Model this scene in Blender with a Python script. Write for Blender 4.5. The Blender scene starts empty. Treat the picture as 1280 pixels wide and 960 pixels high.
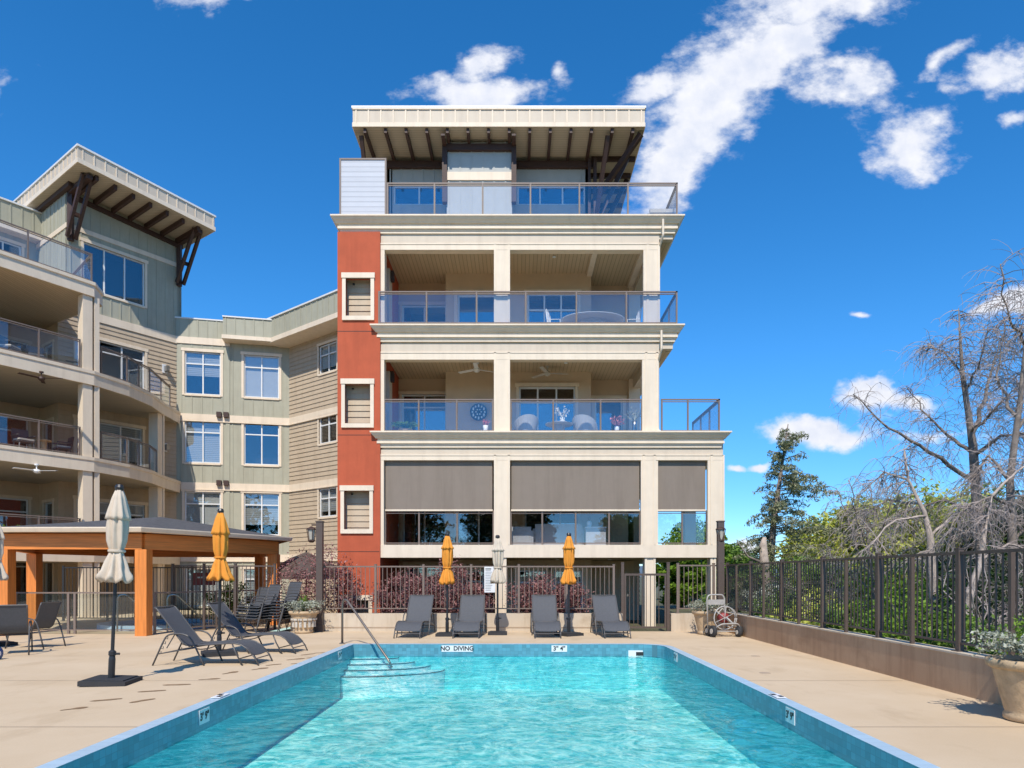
import bpy, math, random
from mathutils import Vector, Matrix
R = math.radians
scene = bpy.context.scene
col = scene.collection
random.seed(7)

# ------------------------------------------------------------------ camera
CX, CY, F = 647.0, 720.0, 853.0          # vanishing point and focal length in photo pixels
EYE = 1.55
cam_d = bpy.data.cameras.new('camera'); cam = bpy.data.objects.new('camera', cam_d); col.objects.link(cam)
cam_d.sensor_width = 36; cam_d.lens = 24
cam_d.shift_x = -(CX-640)/1280; cam_d.shift_y = (CY-480)/1280
cam_d.clip_start = .05; cam_d.clip_end = 9000
cam.location = (0, 0, EYE); cam.rotation_euler = (R(90), 0, 0)
scene.camera = cam

# ------------------------------------------------------------------ light
SUN_EL = 50.0
SUN_DIR = Vector((0.045, math.cos(R(SUN_EL)), -math.sin(R(SUN_EL)))).normalized()   # travel of the light
sun_d = bpy.data.lights.new('sun', 'SUN'); sun = bpy.data.objects.new('sun', sun_d); col.objects.link(sun)
sun_d.energy = 4.1; sun_d.angle = R(.5); sun_d.color = (1, .93, .83)
sun.rotation_euler = SUN_DIR.to_track_quat('-Z', 'Y').to_euler(); sun.location = (0, -20, 30)

scene.view_settings.view_transform = 'Standard'; scene.view_settings.look = 'None'
scene.view_settings.exposure = .24; scene.view_settings.gamma = 1
scene.render.engine = 'CYCLES'
cy = scene.cycles
cy.use_denoising = True
cy.max_bounces = 9; cy.diffuse_bounces = 4; cy.glossy_bounces = 3; cy.transmission_bounces = 4
cy.transparent_max_bounces = 14; cy.caustics_reflective = False; cy.caustics_refractive = False
cy.sample_clamp_indirect = 6

def build_world():
    w = bpy.data.worlds.new('World'); scene.world = w; w.use_nodes = True
    nt = w.node_tree; N = nt.nodes; L = nt.links
    for n in list(N): N.remove(n)
    out = N.new('ShaderNodeOutputWorld')
    sky = N.new('ShaderNodeTexSky'); sky.sky_type = 'NISHITA'; sky.sun_disc = False
    sky.sun_elevation = R(SUN_EL)
    sd = -SUN_DIR
    sky.sun_rotation = math.atan2(sd.x, sd.y)
    sky.altitude = 2200; sky.air_density = 1.0; sky.dust_density = .0; sky.ozone_density = 3.5
    hs = N.new('ShaderNodeHueSaturation'); hs.inputs['Saturation'].default_value = 1.3
    hs.inputs['Value'].default_value = 1.24; hs.inputs['Hue'].default_value = .496
    L.new(sky.outputs[0], hs.inputs['Color'])
    bg = N.new('ShaderNodeBackground'); bg.inputs[1].default_value = .15
    tc = N.new('ShaderNodeTexCoord'); sp = N.new('ShaderNodeSeparateXYZ'); L.new(tc.outputs['Generated'], sp.inputs[0])
    er = N.new('ShaderNodeMapRange'); er.interpolation_type = 'SMOOTHSTEP'; L.new(sp.outputs[2], er.inputs['Value']); er.inputs['From Min'].default_value = -.02; er.inputs['From Max'].default_value = .34
    hz = N.new('ShaderNodeMix'); hz.data_type = 'RGBA'; L.new(er.outputs[0], hz.inputs[0]); hz.inputs[6].default_value = (.50,.66,.80,1); hz.inputs[7].default_value = (.93,1,1.05,1)
    hm = N.new('ShaderNodeMix'); hm.data_type = 'RGBA'; hm.blend_type = 'MULTIPLY'; hm.inputs[0].default_value = 1; L.new(hs.outputs[0], hm.inputs[6]); L.new(hz.outputs[2], hm.inputs[7]); L.new(hm.outputs[2], bg.inputs[0])
    def M(op, a, b=None, c=None):
        n = N.new('ShaderNodeMath'); n.operation = op
        for i, v in enumerate((a, b, c)):
            if v is None: continue
            if isinstance(v, (int, float)): n.inputs[i].default_value = v
            else: L.new(v, n.inputs[i])
        return n.outputs[0]
    ay = M('MAXIMUM', M('ABSOLUTE', sp.outputs[1]), .02)
    u = M('DIVIDE', sp.outputs[0], ay); v = M('DIVIDE', sp.outputs[2], ay)
    cb = N.new('ShaderNodeCombineXYZ'); L.new(u, cb.inputs[0]); L.new(v, cb.inputs[1])
    # slight domain warp so that outlines break up
    wn = N.new('ShaderNodeTexNoise'); wn.inputs['Scale'].default_value = 9; wn.inputs['Detail'].default_value = 6
    L.new(cb.outputs[0], wn.inputs['Vector'])
    vs = N.new('ShaderNodeVectorMath'); vs.operation = 'SUBTRACT'; L.new(wn.outputs['Color'], vs.inputs[0]); vs.inputs[1].default_value = (.5, .5, .5)
    vm = N.new('ShaderNodeVectorMath'); vm.operation = 'SCALE'; L.new(vs.outputs[0], vm.inputs[0]); vm.inputs['Scale'].default_value = .085
    va = N.new('ShaderNodeVectorMath'); va.operation = 'ADD'; L.new(cb.outputs[0], va.inputs[0]); L.new(vm.outputs[0], va.inputs[1])
    E = [(856,170,118,36,62,1.25),(905,105,120,52,42,1.2),(965,62,90,42,25,1.15),(1052,112,72,32,-12,.78),(1010,10,110,34,10,.9),
         (600,118,84,19,0,1.2),(606,84,38,20,25,.85),(812,112,46,19,10,.95),(1146,188,54,36,38,1.0),(1160,175,34,24,10,.95),(1252,88,58,22,14,.85),(1182,78,40,10,26,.75),(1256,150,26,12,10,.7),
         (1262,382,46,13,8,1.15),(1232,388,24,8,0,1.0),(1075,392,16,6,0,.9),(1090,489,50,13,-6,1.2),(1140,496,44,11,-8,1.0),(1028,538,66,20,6,1.2),(1000,545,44,12,0,.9),
         (914,589,14,5,0,.8),(948,587,18,6,5,.9),(926,679,30,9,0,.9),(1190,540,60,8,0,.55),(700,100,8,9,0,.6),
         (300,-20,90,22,8,.7),(-120,120,120,30,12,.9),(1500,250,150,40,14,1.0)]
    mx = None
    for (px, py, rx, ry, a, s) in E:
        mp = N.new('ShaderNodeMapping'); mp.vector_type = 'TEXTURE'
        mp.inputs['Location'].default_value = ((px-CX)/F, (CY-py)/F, 0)
        mp.inputs['Rotation'].default_value = (0, 0, R(a))
        mp.inputs['Scale'].default_value = (rx*1.35/F, ry*1.45/F, 1)
        L.new(va.outputs[0], mp.inputs['Vector'])
        ln = N.new('ShaderNodeVectorMath'); ln.operation = 'LENGTH'; L.new(mp.outputs[0], ln.inputs[0])
        m = M('MULTIPLY', M('SUBTRACT', 1.0, ln.outputs['Value']), s)
        mx = m if mx is None else M('MAXIMUM', mx, m)
    mx = M('MAXIMUM', mx, -.4)
    n1 = N.new('ShaderNodeTexNoise'); n1.inputs['Scale'].default_value = 17; n1.inputs['Detail'].default_value = 10; n1.inputs['Roughness'].default_value = .62
    mp = N.new('ShaderNodeMapping'); mp.inputs['Rotation'].default_value = (0, 0, R(-35)); mp.inputs['Scale'].default_value = (.75, 1.25, 1)
    L.new(cb.outputs[0], mp.inputs['Vector']); L.new(mp.outputs[0], n1.inputs['Vector'])
    n2 = N.new('ShaderNodeTexNoise'); n2.inputs['Scale'].default_value = 30; n2.inputs['Detail'].default_value = 8; n2.inputs['Roughness'].default_value = .55
    L.new(cb.outputs[0], n2.inputs['Vector'])
    d = M('ADD', M('MULTIPLY', mx, 1.05), M('MULTIPLY', M('SUBTRACT', n1.outputs[0], .5), 1.9))
    d = M('ADD', d, M('MULTIPLY', M('SUBTRACT', n2.outputs[0], .5), .5))
    mr = N.new('ShaderNodeMapRange'); mr.interpolation_type = 'SMOOTHSTEP'; L.new(d, mr.inputs['Value'])
    mr.inputs['From Min'].default_value = .06; mr.inputs['From Max'].default_value = .74
    up = M('GREATER_THAN', sp.outputs[2], 0.0)
    dens = M('MULTIPLY', mr.outputs[0], up)
    mr2 = N.new('ShaderNodeMapRange'); L.new(n2.outputs[0], mr2.inputs['Value'])
    mr2.inputs['From Min'].default_value = .3; mr2.inputs['From Max'].default_value = .7
    cr = N.new('ShaderNodeMix'); cr.data_type = 'RGBA'; L.new(mr2.outputs[0], cr.inputs[0])
    cr.inputs[6].default_value = (.66, .71, .84, 1); cr.inputs[7].default_value = (.86, .87, .92, 1)
    bc = N.new('ShaderNodeBackground'); L.new(cr.outputs[2], bc.inputs[0]); bc.inputs[1].default_value = .96
    mxs = N.new('ShaderNodeMixShader'); L.new(dens, mxs.inputs[0]); L.new(bg.outputs[0], mxs.inputs[1]); L.new(bc.outputs[0], mxs.inputs[2])
    L.new(mxs.outputs[0], out.inputs[0])
    w.cycles.sampling_method = 'MANUAL'; w.cycles.sample_map_resolution = 512
build_world()

# ------------------------------------------------------------------ helpers
def at(px, py, d):
    return Vector(((px-CX)*d/F, d, EYE+(CY-py)*d/F))
def gx(px, d): return (px-CX)*d/F
def ground_d(py, z=0.0): return F*(EYE-z)/(py-CY)

class MB:
    def __init__(s): s.v = []; s.f = []
    def add(s, vs, fs):
        o = len(s.v); s.v += [tuple(p) for p in vs]; s.f += [tuple(i+o for i in f) for f in fs]
    def box(s, x0, x1, y0, y1, z0, z1):
        s.add([(x0,y0,z0),(x1,y0,z0),(x1,y1,z0),(x0,y1,z0),(x0,y0,z1),(x1,y0,z1),(x1,y1,z1),(x0,y1,z1)],
              [(0,3,2,1),(4,5,6,7),(0,1,5,4),(1,2,6,5),(2,3,7,6),(3,0,4,7)])
        return s
    def rot_box(s, c, sz, ang=0, tilt=0):
        m = Matrix.Translation(c) @ Matrix.Rotation(ang, 4, 'Z') @ Matrix.Rotation(tilt, 4, 'X')
        hx, hy, hz = sz[0]/2, sz[1]/2, sz[2]/2
        vs = [m @ Vector((a*hx, b*hy, c_*hz)) for c_ in (-1,1) for (a,b) in ((-1,-1),(1,-1),(1,1),(-1,1))]
        s.add(vs, [(0,3,2,1),(4,5,6,7),(0,1,5,4),(1,2,6,5),(2,3,7,6),(3,0,4,7)]); return s
    def beam(s, p0, p1, w, h=None, up=(0,0,1)):
        h = h or w
        p0, p1 = Vector(p0), Vector(p1); d = (p1-p0).normalized(); up = Vector(up)
        if abs(d.dot(up)) > .98: up = Vector((0,1,0))
        a = d.cross(up).normalized(); b = a.cross(d).normalized()
        vs = [p + a*(i*w/2) + b*(j*h/2) for p in (p0, p1) for (i,j) in ((-1,-1),(1,-1),(1,1),(-1,1))]
        s.add(vs, [(0,3,2,1),(4,5,6,7),(0,1,5,4),(1,2,6,5),(2,3,7,6),(3,0,4,7)]); return s
    def tube(s, pts, r, n=6, caps=True):
        pts = [Vector(p) for p in pts]; k = len(pts)
        rs = r if isinstance(r, (list, tuple)) else [r]*k
        ring = []; a = None
        for i, p in enumerate(pts):
            d = (pts[min(i+1,k-1)]-pts[max(i-1,0)])
            if d.length < 1e-9: d = Vector((0,0,1))
            d.normalize()
            if a is None: a = d.orthogonal().normalized()
            else:
                a = a - d*a.dot(d)
                a = a.normalized() if a.length > 1e-6 else d.orthogonal().normalized()
            b = d.cross(a)
            ring += [p + (a*math.cos(2*math.pi*j/n) + b*math.sin(2*math.pi*j/n))*rs[i] for j in range(n)]
        fs = [(i*n+j, i*n+(j+1)%n, (i+1)*n+(j+1)%n, (i+1)*n+j) for i in range(k-1) for j in range(n)]
        if caps: fs += [tuple(range(n-1,-1,-1)), tuple((k-1)*n+j for j in range(n))]
        s.add(ring, fs); return s
    def lathe(s, prof, c=(0,0,0), n=20, fold=None):
        c = Vector(c); vs = []; fs = []; k = len(prof)
        for i, (r, z) in enumerate(prof):
            for j in range(n):
                t = 2*math.pi*j/n; rr = r*(fold(t, z) if fold else 1)
                vs.append(c+Vector((rr*math.cos(t), rr*math.sin(t), z)))
        fs = [(i*n+j, i*n+(j+1)%n, (i+1)*n+(j+1)%n, (i+1)*n+j) for i in range(k-1) for j in range(n)]
        fs += [tuple(range(n-1,-1,-1)), tuple((k-1)*n+j for j in range(n))]
        s.add(vs, fs); return s
    def prism(s, poly, z0, z1):
        n = len(poly)
        a = sum(poly[i][0]*poly[(i+1)%n][1]-poly[(i+1)%n][0]*poly[i][1] for i in range(n))
        if a < 0: poly = poly[::-1]
        s.add([(x,y,z0) for x,y in poly]+[(x,y,z1) for x,y in poly],
              [tuple(range(n-1,-1,-1)), tuple(range(n,2*n))]+[(i,(i+1)%n,n+(i+1)%n,n+i) for i in range(n)]); return s
    def sweep(s, path, prof):
        """closed profile [(outward, z)] swept with mitres along a plan path; outward is to the right of travel"""
        P = [Vector((p[0],p[1])) for p in path]; k = len(P); m = len(prof); vs = []
        for i in range(k):
            d0 = (P[i]-P[i-1]).normalized() if i > 0 else (P[1]-P[0]).normalized()
            d1 = (P[i+1]-P[i]).normalized() if i < k-1 else d0
            n0 = Vector((d0.y,-d0.x)); n1 = Vector((d1.y,-d1.x)); b = (n0+n1)
            b = b.normalized() if b.length > 1e-6 else n0
            sc = 1/max(.3, b.dot(n0))
            for (o, z) in prof: q = P[i]+b*(o*sc); vs.append((q.x,q.y,z))
        fs = [(i*m+j, (i+1)*m+j, (i+1)*m+(j+1)%m, i*m+(j+1)%m) for i in range(k-1) for j in range(m)]
        fs += [tuple(range(m)), tuple((k-1)*m+j for j in range(m-1,-1,-1))]
        s.add(vs, fs); return s
    def build(s, name, mat, parent=None, smooth=False, loc=None):
        me = bpy.data.meshes.new(name); me.from_pydata(s.v, [], s.f); me.update()
        if mat: me.materials.append(mat)
        if smooth: me.polygons.foreach_set('use_smooth', [True]*len(me.polygons))
        o = bpy.data.objects.new(name, me); col.objects.link(o)
        if parent: o.parent = parent
        if loc: o.location = loc
        return o

def tag(o, label=None, cat=None, group=None, kind=None):
    if label: o['label'] = label
    if cat: o['category'] = cat
    if group: o['group'] = group
    if kind: o['kind'] = kind
    return o
def empty(name, loc=(0,0,0), rz=0, label=None, cat=None, group=None):
    o = bpy.data.objects.new(name, None); col.objects.link(o); o.location = loc; o.rotation_euler = (0,0,rz); o.empty_display_size = .2
    return tag(o, label, cat, group)
def copy_tree(o, parent=None):
    c = o.copy(); col.objects.link(c)
    if parent: c.parent = parent
    for ch in [x for x in bpy.data.objects if x.parent == o]: copy_tree(ch, c)
    return c
def place(proto, used, loc, rz, label, group=None, scale=None):
    """first call uses the prototype itself, later ones a copy"""
    o = proto if not used[0] else copy_tree(proto); used[0] = True
    o.location = loc; o.rotation_euler = (0,0,rz); o['label'] = label
    if group: o['group'] = group
    if scale: o.scale = scale
    return o
def text_mesh(s, size, depth=.004, bold=.0):
    cu = bpy.data.curves.new('txt', 'FONT'); cu.body = s; cu.size = size; cu.extrude = depth; cu.align_x = 'CENTER'; cu.align_y = 'CENTER'; cu.offset = bold
    t = bpy.data.objects.new('txt', cu); col.objects.link(t)
    dg = bpy.context.evaluated_depsgraph_get(); me = bpy.data.meshes.new_from_object(t.evaluated_get(dg))
    bpy.data.objects.remove(t); bpy.data.curves.remove(cu); me.name = 'lettering'
    return me
def smoothstep(a): a = max(0, min(1, a)); return a*a*(3-2*a)
def bez(p0, p1, p2, n=6):
    p0, p1, p2 = Vector(p0), Vector(p1), Vector(p2)
    return [p0*(1-t)**2+p1*2*t*(1-t)+p2*t*t for t in [i/n for i in range(n+1)]]
def rounded(pts, r=.06, n=4):
    """polyline with rounded bends"""
    P = [Vector(p) for p in pts]; out = [P[0]]
    for i in range(1, len(P)-1):
        a, b, c = P[i-1], P[i], P[i+1]
        ra = min(r, (a-b).length*.45); rc = min(r, (c-b).length*.45)
        out += bez(b+(a-b).normalized()*ra, b, b+(c-b).normalized()*rc, n)
    return out+[P[-1]]

# ------------------------------------------------------------------ materials
def nodes(name):
    m = bpy.data.materials.new(name); m.use_nodes = True; nt = m.node_tree
    return m, nt.nodes, nt.links, nt.nodes['Principled BSDF']
def mat(name, c, rough=.6, metal=0, var=.12, scale=6, bump=0, bscale=80, spec=.5, stretch=None, coat=0, wx=0):
    m, N, L, b = nodes(name)
    b.inputs['Roughness'].default_value = rough; b.inputs['Metallic'].default_value = metal
    b.inputs['Specular IOR Level'].default_value = spec; b.inputs['Coat Weight'].default_value = coat
    tc = N.new('ShaderNodeTexCoord'); src = tc.outputs['Object']
    if stretch:
        mp = N.new('ShaderNodeMapping'); mp.inputs['Scale'].default_value = stretch; L.new(src, mp.inputs[0]); src = mp.outputs[0]
    if var:
        n = N.new('ShaderNodeTexNoise'); n.inputs['Scale'].default_value = scale; n.inputs['Detail'].default_value = 7; n.inputs['Roughness'].default_value = .6
        L.new(src, n.inputs['Vector'])
        r = N.new('ShaderNodeMapRange'); L.new(n.outputs[0], r.inputs['Value']); r.inputs['From Min'].default_value = .28; r.inputs['From Max'].default_value = .72
        mx = N.new('ShaderNodeMix'); mx.data_type = 'RGBA'; L.new(r.outputs[0], mx.inputs[0])
        mx.inputs[6].default_value = tuple(x*(1-var) for x in c)+(1,); mx.inputs[7].default_value = tuple(min(1,x*(1+var)) for x in c)+(1,)
        src2 = mx.outputs[2]
        if wx:      # rain streaks and grime, longer downwards than across
            mp2 = N.new('ShaderNodeMapping'); mp2.inputs['Scale'].default_value = (2.2,2.2,.22); L.new(tc.outputs['Object'], mp2.inputs[0])
            n2 = N.new('ShaderNodeTexNoise'); n2.inputs['Scale'].default_value = 1.6; n2.inputs['Detail'].default_value = 9; n2.inputs['Roughness'].default_value = .68; L.new(mp2.outputs[0], n2.inputs['Vector'])
            r2 = N.new('ShaderNodeMapRange'); L.new(n2.outputs[0], r2.inputs['Value']); r2.inputs['From Min'].default_value = .46; r2.inputs['From Max'].default_value = .75; r2.inputs['To Max'].default_value = wx
            m2 = N.new('ShaderNodeMix'); m2.data_type = 'RGBA'; L.new(r2.outputs[0], m2.inputs[0]); L.new(src2, m2.inputs[6]); m2.inputs[7].default_value = (c[0]*.55,c[1]*.50,c[2]*.45,1); src2 = m2.outputs[2]
        L.new(src2, b.inputs['Base Color'])
    else: b.inputs['Base Color'].default_value = tuple(c)+(1,)
    if bump:
        n = N.new('ShaderNodeTexNoise'); n.inputs['Scale'].default_value = bscale; n.inputs['Detail'].default_value = 4; L.new(tc.outputs['Object'], n.inputs['Vector'])
        bp = N.new('ShaderNodeBump'); bp.inputs['Strength'].default_value = bump; bp.inputs['Distance'].default_value = .02
        L.new(n.outputs[0], bp.inputs['Height']); L.new(bp.outputs[0], b.inputs['Normal'])
    return m
def mth(N, L, op, a, b=None, c=None):
    n = N.new('ShaderNodeMath'); n.operation = op
    for i, v in enumerate((a,b,c)):
        if v is None: continue
        if isinstance(v, (int,float)): n.inputs[i].default_value = v
        else: L.new(v, n.inputs[i])
    return n.outputs[0]
def mixc(N, L, f, a, b):
    mx = N.new('ShaderNodeMix'); mx.data_type = 'RGBA'
    if isinstance(f, (int,float)): mx.inputs[0].default_value = f
    else: L.new(f, mx.inputs[0])
    for i, v in ((6,a),(7,b)):
        if isinstance(v, tuple): mx.inputs[i].default_value = v+(1,)
        else: L.new(v, mx.inputs[i])
    return mx.outputs[2]
def groove_mat(name, c, pitch, axis=0, depth=.45, width=.1, rough=.6, var=.08):
    """boards with thin dark joints, every `pitch` metres along an axis"""
    m, N, L, b = nodes(name); b.inputs['Roughness'].default_value = rough
    tc = N.new('ShaderNodeTexCoord'); sp = N.new('ShaderNodeSeparateXYZ'); L.new(tc.outputs['Object'], sp.inputs[0])
    q = mth(N,L,'DIVIDE', sp.outputs[axis], pitch); fr = mth(N,L,'FRACT', q); g = mth(N,L,'LESS_THAN', fr, width)
    fl = mth(N,L,'FLOOR', q); wn = N.new('ShaderNodeTexWhiteNoise'); wn.noise_dimensions = '1D'; L.new(fl, wn.inputs['W'])
    n = N.new('ShaderNodeTexNoise'); n.inputs['Scale'].default_value = 2.5; n.inputs['Detail'].default_value = 6; L.new(tc.outputs['Object'], n.inputs['Vector'])
    f = mth(N,L,'ADD', mth(N,L,'MULTIPLY', wn.outputs[0], .5), mth(N,L,'MULTIPLY', n.outputs[0], .5))
    base = mixc(N,L, f, tuple(x*(1-var) for x in c), tuple(x*(1+var) for x in c))
    L.new(mixc(N,L, g, base, tuple(x*(1-depth) for x in c)), b.inputs['Base Color'])
    bp = N.new('ShaderNodeBump'); bp.inputs['Strength'].default_value = .6; bp.inputs['Distance'].default_value = .01; bp.invert = True
    L.new(g, bp.inputs['Height']); L.new(bp.outputs[0], b.inputs['Normal'])
    return m
def glass_mat(name, tint, refl=.3, rough=.01, gcol=(.9,.95,1), wob=.0):
    m = bpy.data.materials.new(name); m.use_nodes = True; N = m.node_tree.nodes; L = m.node_tree.links
    for n in list(N): N.remove(n)
    out = N.new('ShaderNodeOutputMaterial'); t = N.new('ShaderNodeBsdfTransparent'); t.inputs[0].default_value = tuple(tint)+(1,)
    g = N.new('ShaderNodeBsdfGlossy'); g.inputs['Roughness'].default_value = rough; g.inputs[0].default_value = tuple(gcol)+(1,)
    if wob:
        tc = N.new('ShaderNodeTexCoord'); ns = N.new('ShaderNodeTexNoise'); ns.inputs['Scale'].default_value = 1.3; ns.inputs['Detail'].default_value = 2
        L.new(tc.outputs['Object'], ns.inputs['Vector'])
        bp = N.new('ShaderNodeBump'); bp.inputs['Strength'].default_value = wob; bp.inputs['Distance'].default_value = .05
        L.new(ns.outputs[0], bp.inputs['Height']); L.new(bp.outputs[0], g.inputs['Normal'])
    lw = N.new('ShaderNodeLayerWeight'); lw.inputs[0].default_value = .5
    f = mth(N,L,'MINIMUM', mth(N,L,'ADD', mth(N,L,'MULTIPLY', mth(N,L,'POWER', lw.outputs['Facing'], 5.0), .8), refl), 1.0)
    ms = N.new('ShaderNodeMixShader'); L.new(f, ms.inputs[0]); L.new(t.outputs[0], ms.inputs[1]); L.new(g.outputs[0], ms.inputs[2]); L.new(ms.outputs[0], out.inputs[0])
    return m
def leaf_mat(name, c1, c2, trans=.35):
    m = bpy.data.materials.new(name); m.use_nodes = True; N = m.node_tree.nodes; L = m.node_tree.links
    b = N['Principled BSDF']; out = N['Material Output']; b.inputs['Roughness'].default_value = .55; b.inputs['Specular IOR Level'].default_value = .3
    g = N.new('ShaderNodeNewGeometry'); cc = mixc(N,L, g.outputs['Random Per Island'], tuple(c1), tuple(c2))
    L.new(cc, b.inputs['Base Color'])
    t = N.new('ShaderNodeBsdfTranslucent'); L.new(cc, t.inputs[0])
    ms = N.new('ShaderNodeMixShader'); ms.inputs[0].default_value = trans
    L.new(b.outputs[0], ms.inputs[1]); L.new(t.outputs[0], ms.inputs[2]); L.new(ms.outputs[0], out.inputs[0])
    return m
def stain_mat(name, c, dark, light, streak=True, rough=.8, bump=.15):
    """concrete: blotches, fine grain, optional vertical run marks"""
    m, N, L, b = nodes(name); b.inputs['Roughness'].default_value = rough; b.inputs['Specular IOR Level'].default_value = .25
    tc = N.new('ShaderNodeTexCoord'); o = tc.outputs['Object']
    def noise(sc, det=8, st=None, ro=.6):
        s_ = o
        if st: mp = N.new('ShaderNodeMapping'); mp.inputs['Scale'].default_value = st; L.new(o, mp.inputs[0]); s_ = mp.outputs[0]
        n = N.new('ShaderNodeTexNoise'); n.inputs['Scale'].default_value = sc; n.inputs['Detail'].default_value = det; n.inputs['Roughness'].default_value = ro; L.new(s_, n.inputs['Vector']); return n.outputs[0]
    def rng(x, a, b_):
        r = N.new('ShaderNodeMapRange'); L.new(x, r.inputs['Value']); r.inputs['From Min'].default_value = a; r.inputs['From Max'].default_value = b_; return r.outputs[0]
    c0 = mixc(N,L, rng(noise(.55, 9), .35, .68), tuple(c), tuple(light))
    c1 = mixc(N,L, mth(N,L,'MULTIPLY', rng(noise(1.7, 9, (1,.5,1)), .55, .78), .6), c0, tuple(dark))
    if streak: c1 = mixc(N,L, mth(N,L,'MULTIPLY', rng(noise(1, 7, (4,4,.5), .7), .48, .80), .7), c1, tuple(dark))
    g = noise(60, 3); c2 = mixc(N,L, mth(N,L,'MULTIPLY', rng(g, .3, .7), .12), c1, tuple(x*.55 for x in c))
    L.new(c2, b.inputs['Base Color'])
    bp = N.new('ShaderNodeBump'); bp.inputs['Strength'].default_value = bump; bp.inputs['Distance'].default_value = .01; L.new(g, bp.inputs['Height']); L.new(bp.outputs[0], b.inputs['Normal'])
    return m

M = {}
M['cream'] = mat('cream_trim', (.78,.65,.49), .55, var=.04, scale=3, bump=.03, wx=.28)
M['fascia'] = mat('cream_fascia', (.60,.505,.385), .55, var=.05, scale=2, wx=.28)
M['white'] = mat('white_sash', (.78,.78,.76), .4, var=.02)
M['red'] = mat('red_stucco', (.47,.095,.038), .85, var=.10, scale=2.2, bump=.25, bscale=60, wx=0.35)
M['green'] = mat('sage_board', (.40,.385,.29), .7, var=.05, scale=3, wx=0.35)
M['green_lit'] = mat('pale_board', (.42,.40,.33), .7, var=.05, scale=3)
M['siding'] = mat('tan_siding', (.50,.395,.275), .7, var=.06, scale=4, wx=0.35)
M['taupe'] = mat('taupe_wall', (.60,.46,.31), .75, var=.05, scale=3)
M['slate'] = mat('slate_board', (.46,.465,.43), .7, var=.05, scale=3)
M['soffit'] = groove_mat('soffit_vinyl', (.56,.43,.27), .13, 0)
M['soffit_y'] = groove_mat('soffit_vinyl_cross', (.46,.39,.28), .13, 1)
M['wood'] = mat('dark_brown_timber', (.055,.026,.017), .6, var=.25, scale=5, stretch=(1,1,6))
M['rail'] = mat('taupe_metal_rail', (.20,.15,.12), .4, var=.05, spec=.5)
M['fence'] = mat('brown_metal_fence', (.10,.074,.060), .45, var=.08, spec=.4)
M['black'] = mat('black_metal', (.02,.02,.022), .4, var=.1)
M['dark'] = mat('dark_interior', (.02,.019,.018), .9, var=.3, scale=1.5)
M['dim'] = mat('dim_interior', (.07,.06,.05), .9, var=.3, scale=1.0)
M['screen'] = mat('roller_screen_fabric', (.235,.19,.15), .85, var=.03, scale=4, bump=.1, bscale=300, wx=0.35)
M['glass_rail'] = glass_mat('railing_glass', (.965,.975,.99), .085)
M['glass_win'] = glass_mat('window_glass', (.90,.92,.93), .12, wob=.03)
M['glass_clear'] = glass_mat('clear_glass', (.86,.9,.9), .05)
M['frost'] = groove_mat('frosted_panel', (.52,.53,.56), .155, 2, depth=.12, width=.2, rough=.35, var=.12)
M['blind'] = groove_mat('window_blind', (.50,.50,.47), .09, 2, depth=.45, width=.25)
M['shade'] = mat('roller_shade', (.62,.60,.55), .8, var=.05)
M['roofcap'] = mat('white_metal_cap', (.74,.73,.70), .4, var=.03)
M['deck'] = stain_mat('deck_concrete', (.575,.435,.28), (.42,.30,.18), (.64,.50,.34), streak=False)
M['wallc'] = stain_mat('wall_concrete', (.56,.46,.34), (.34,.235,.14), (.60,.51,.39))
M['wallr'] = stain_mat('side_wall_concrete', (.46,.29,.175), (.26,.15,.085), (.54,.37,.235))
M['plaster'] = mat('pool_plaster', (.46,.82,.78), .7, var=.05, scale=2)
M['stepline'] = mat('step_line', (.03,.10,.13), .5)
M['stepw'] = mat('step_plaster', (.85,.90,.90), .7, var=.05, scale=2)
M['steel'] = mat('brushed_steel', (.38,.36,.33), .28, metal=.9, var=.06)
M['bronze'] = mat('bronze_rail', (.20,.165,.14), .3, metal=.6, var=.06)
M['sling'] = mat('grey_sling_fabric', (.075,.078,.085), .7, var=.12, scale=25, bump=.2, bscale=400)
M['frame'] = mat('chair_frame', (.085,.08,.077), .4, var=.08)
M['canvas'] = mat('cream_canvas', (.56,.475,.37), .85, var=.07, scale=8, bump=.15, bscale=200)
M['orange'] = mat('orange_canvas', (.70,.27,.03), .85, var=.08, scale=8, bump=.15, bscale=200)
M['cedar'] = mat('orange_cedar', (.66,.215,.04), .5, var=.2, scale=5, stretch=(1.2,1.2,1.2))
M['cedar_post'] = mat('cedar_post_grain', (.66,.215,.04), .55, var=.24, scale=1.6, stretch=(16,16,.9))
M['cedar_beam'] = mat('cedar_beam_grain', (.66,.215,.04), .55, var=.24, scale=1.6, stretch=(.9,.9,16))
M['basin_wall'] = mat('basin_wall_water_tint', (.22,.74,.76), .7, var=.06, scale=2)  # deeper teal than the floor, water's light absorption put into the wall colour
M['shingle'] = mat('asphalt_shingle', (.075,.075,.08), .9, var=.45, scale=9, stretch=(1,1,4))
M['rubber'] = mat('rubber', (.03,.03,.032), .8, var=.1)
M['wicker'] = mat('pale_wicker', (.42,.42,.42), .7, var=.3, scale=60)
M['stone'] = mat('terracotta_cream_pot', (.50,.36,.215), .85, var=.25, scale=9, bump=.3, bscale=50)
M['soil'] = mat('soil', (.06,.045,.03), .95)
M['bark'] = mat('grey_bark', (.22,.18,.15), .9, var=.4, scale=6, bump=.5, bscale=30)
M['bark_pale'] = mat('pale_bark', (.44,.36,.30), .9, var=.4, scale=5, bump=.4, bscale=30)
M['twig'] = mat('grey_twig', (.34,.28,.25), .9, var=.3, scale=3)
M['leaf_green'] = leaf_mat('green_leaf', (.09,.17,.03), (.24,.36,.06))
M['leaf_yellow'] = leaf_mat('yellow_green_leaf', (.38,.43,.06), (.66,.66,.15))
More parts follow.
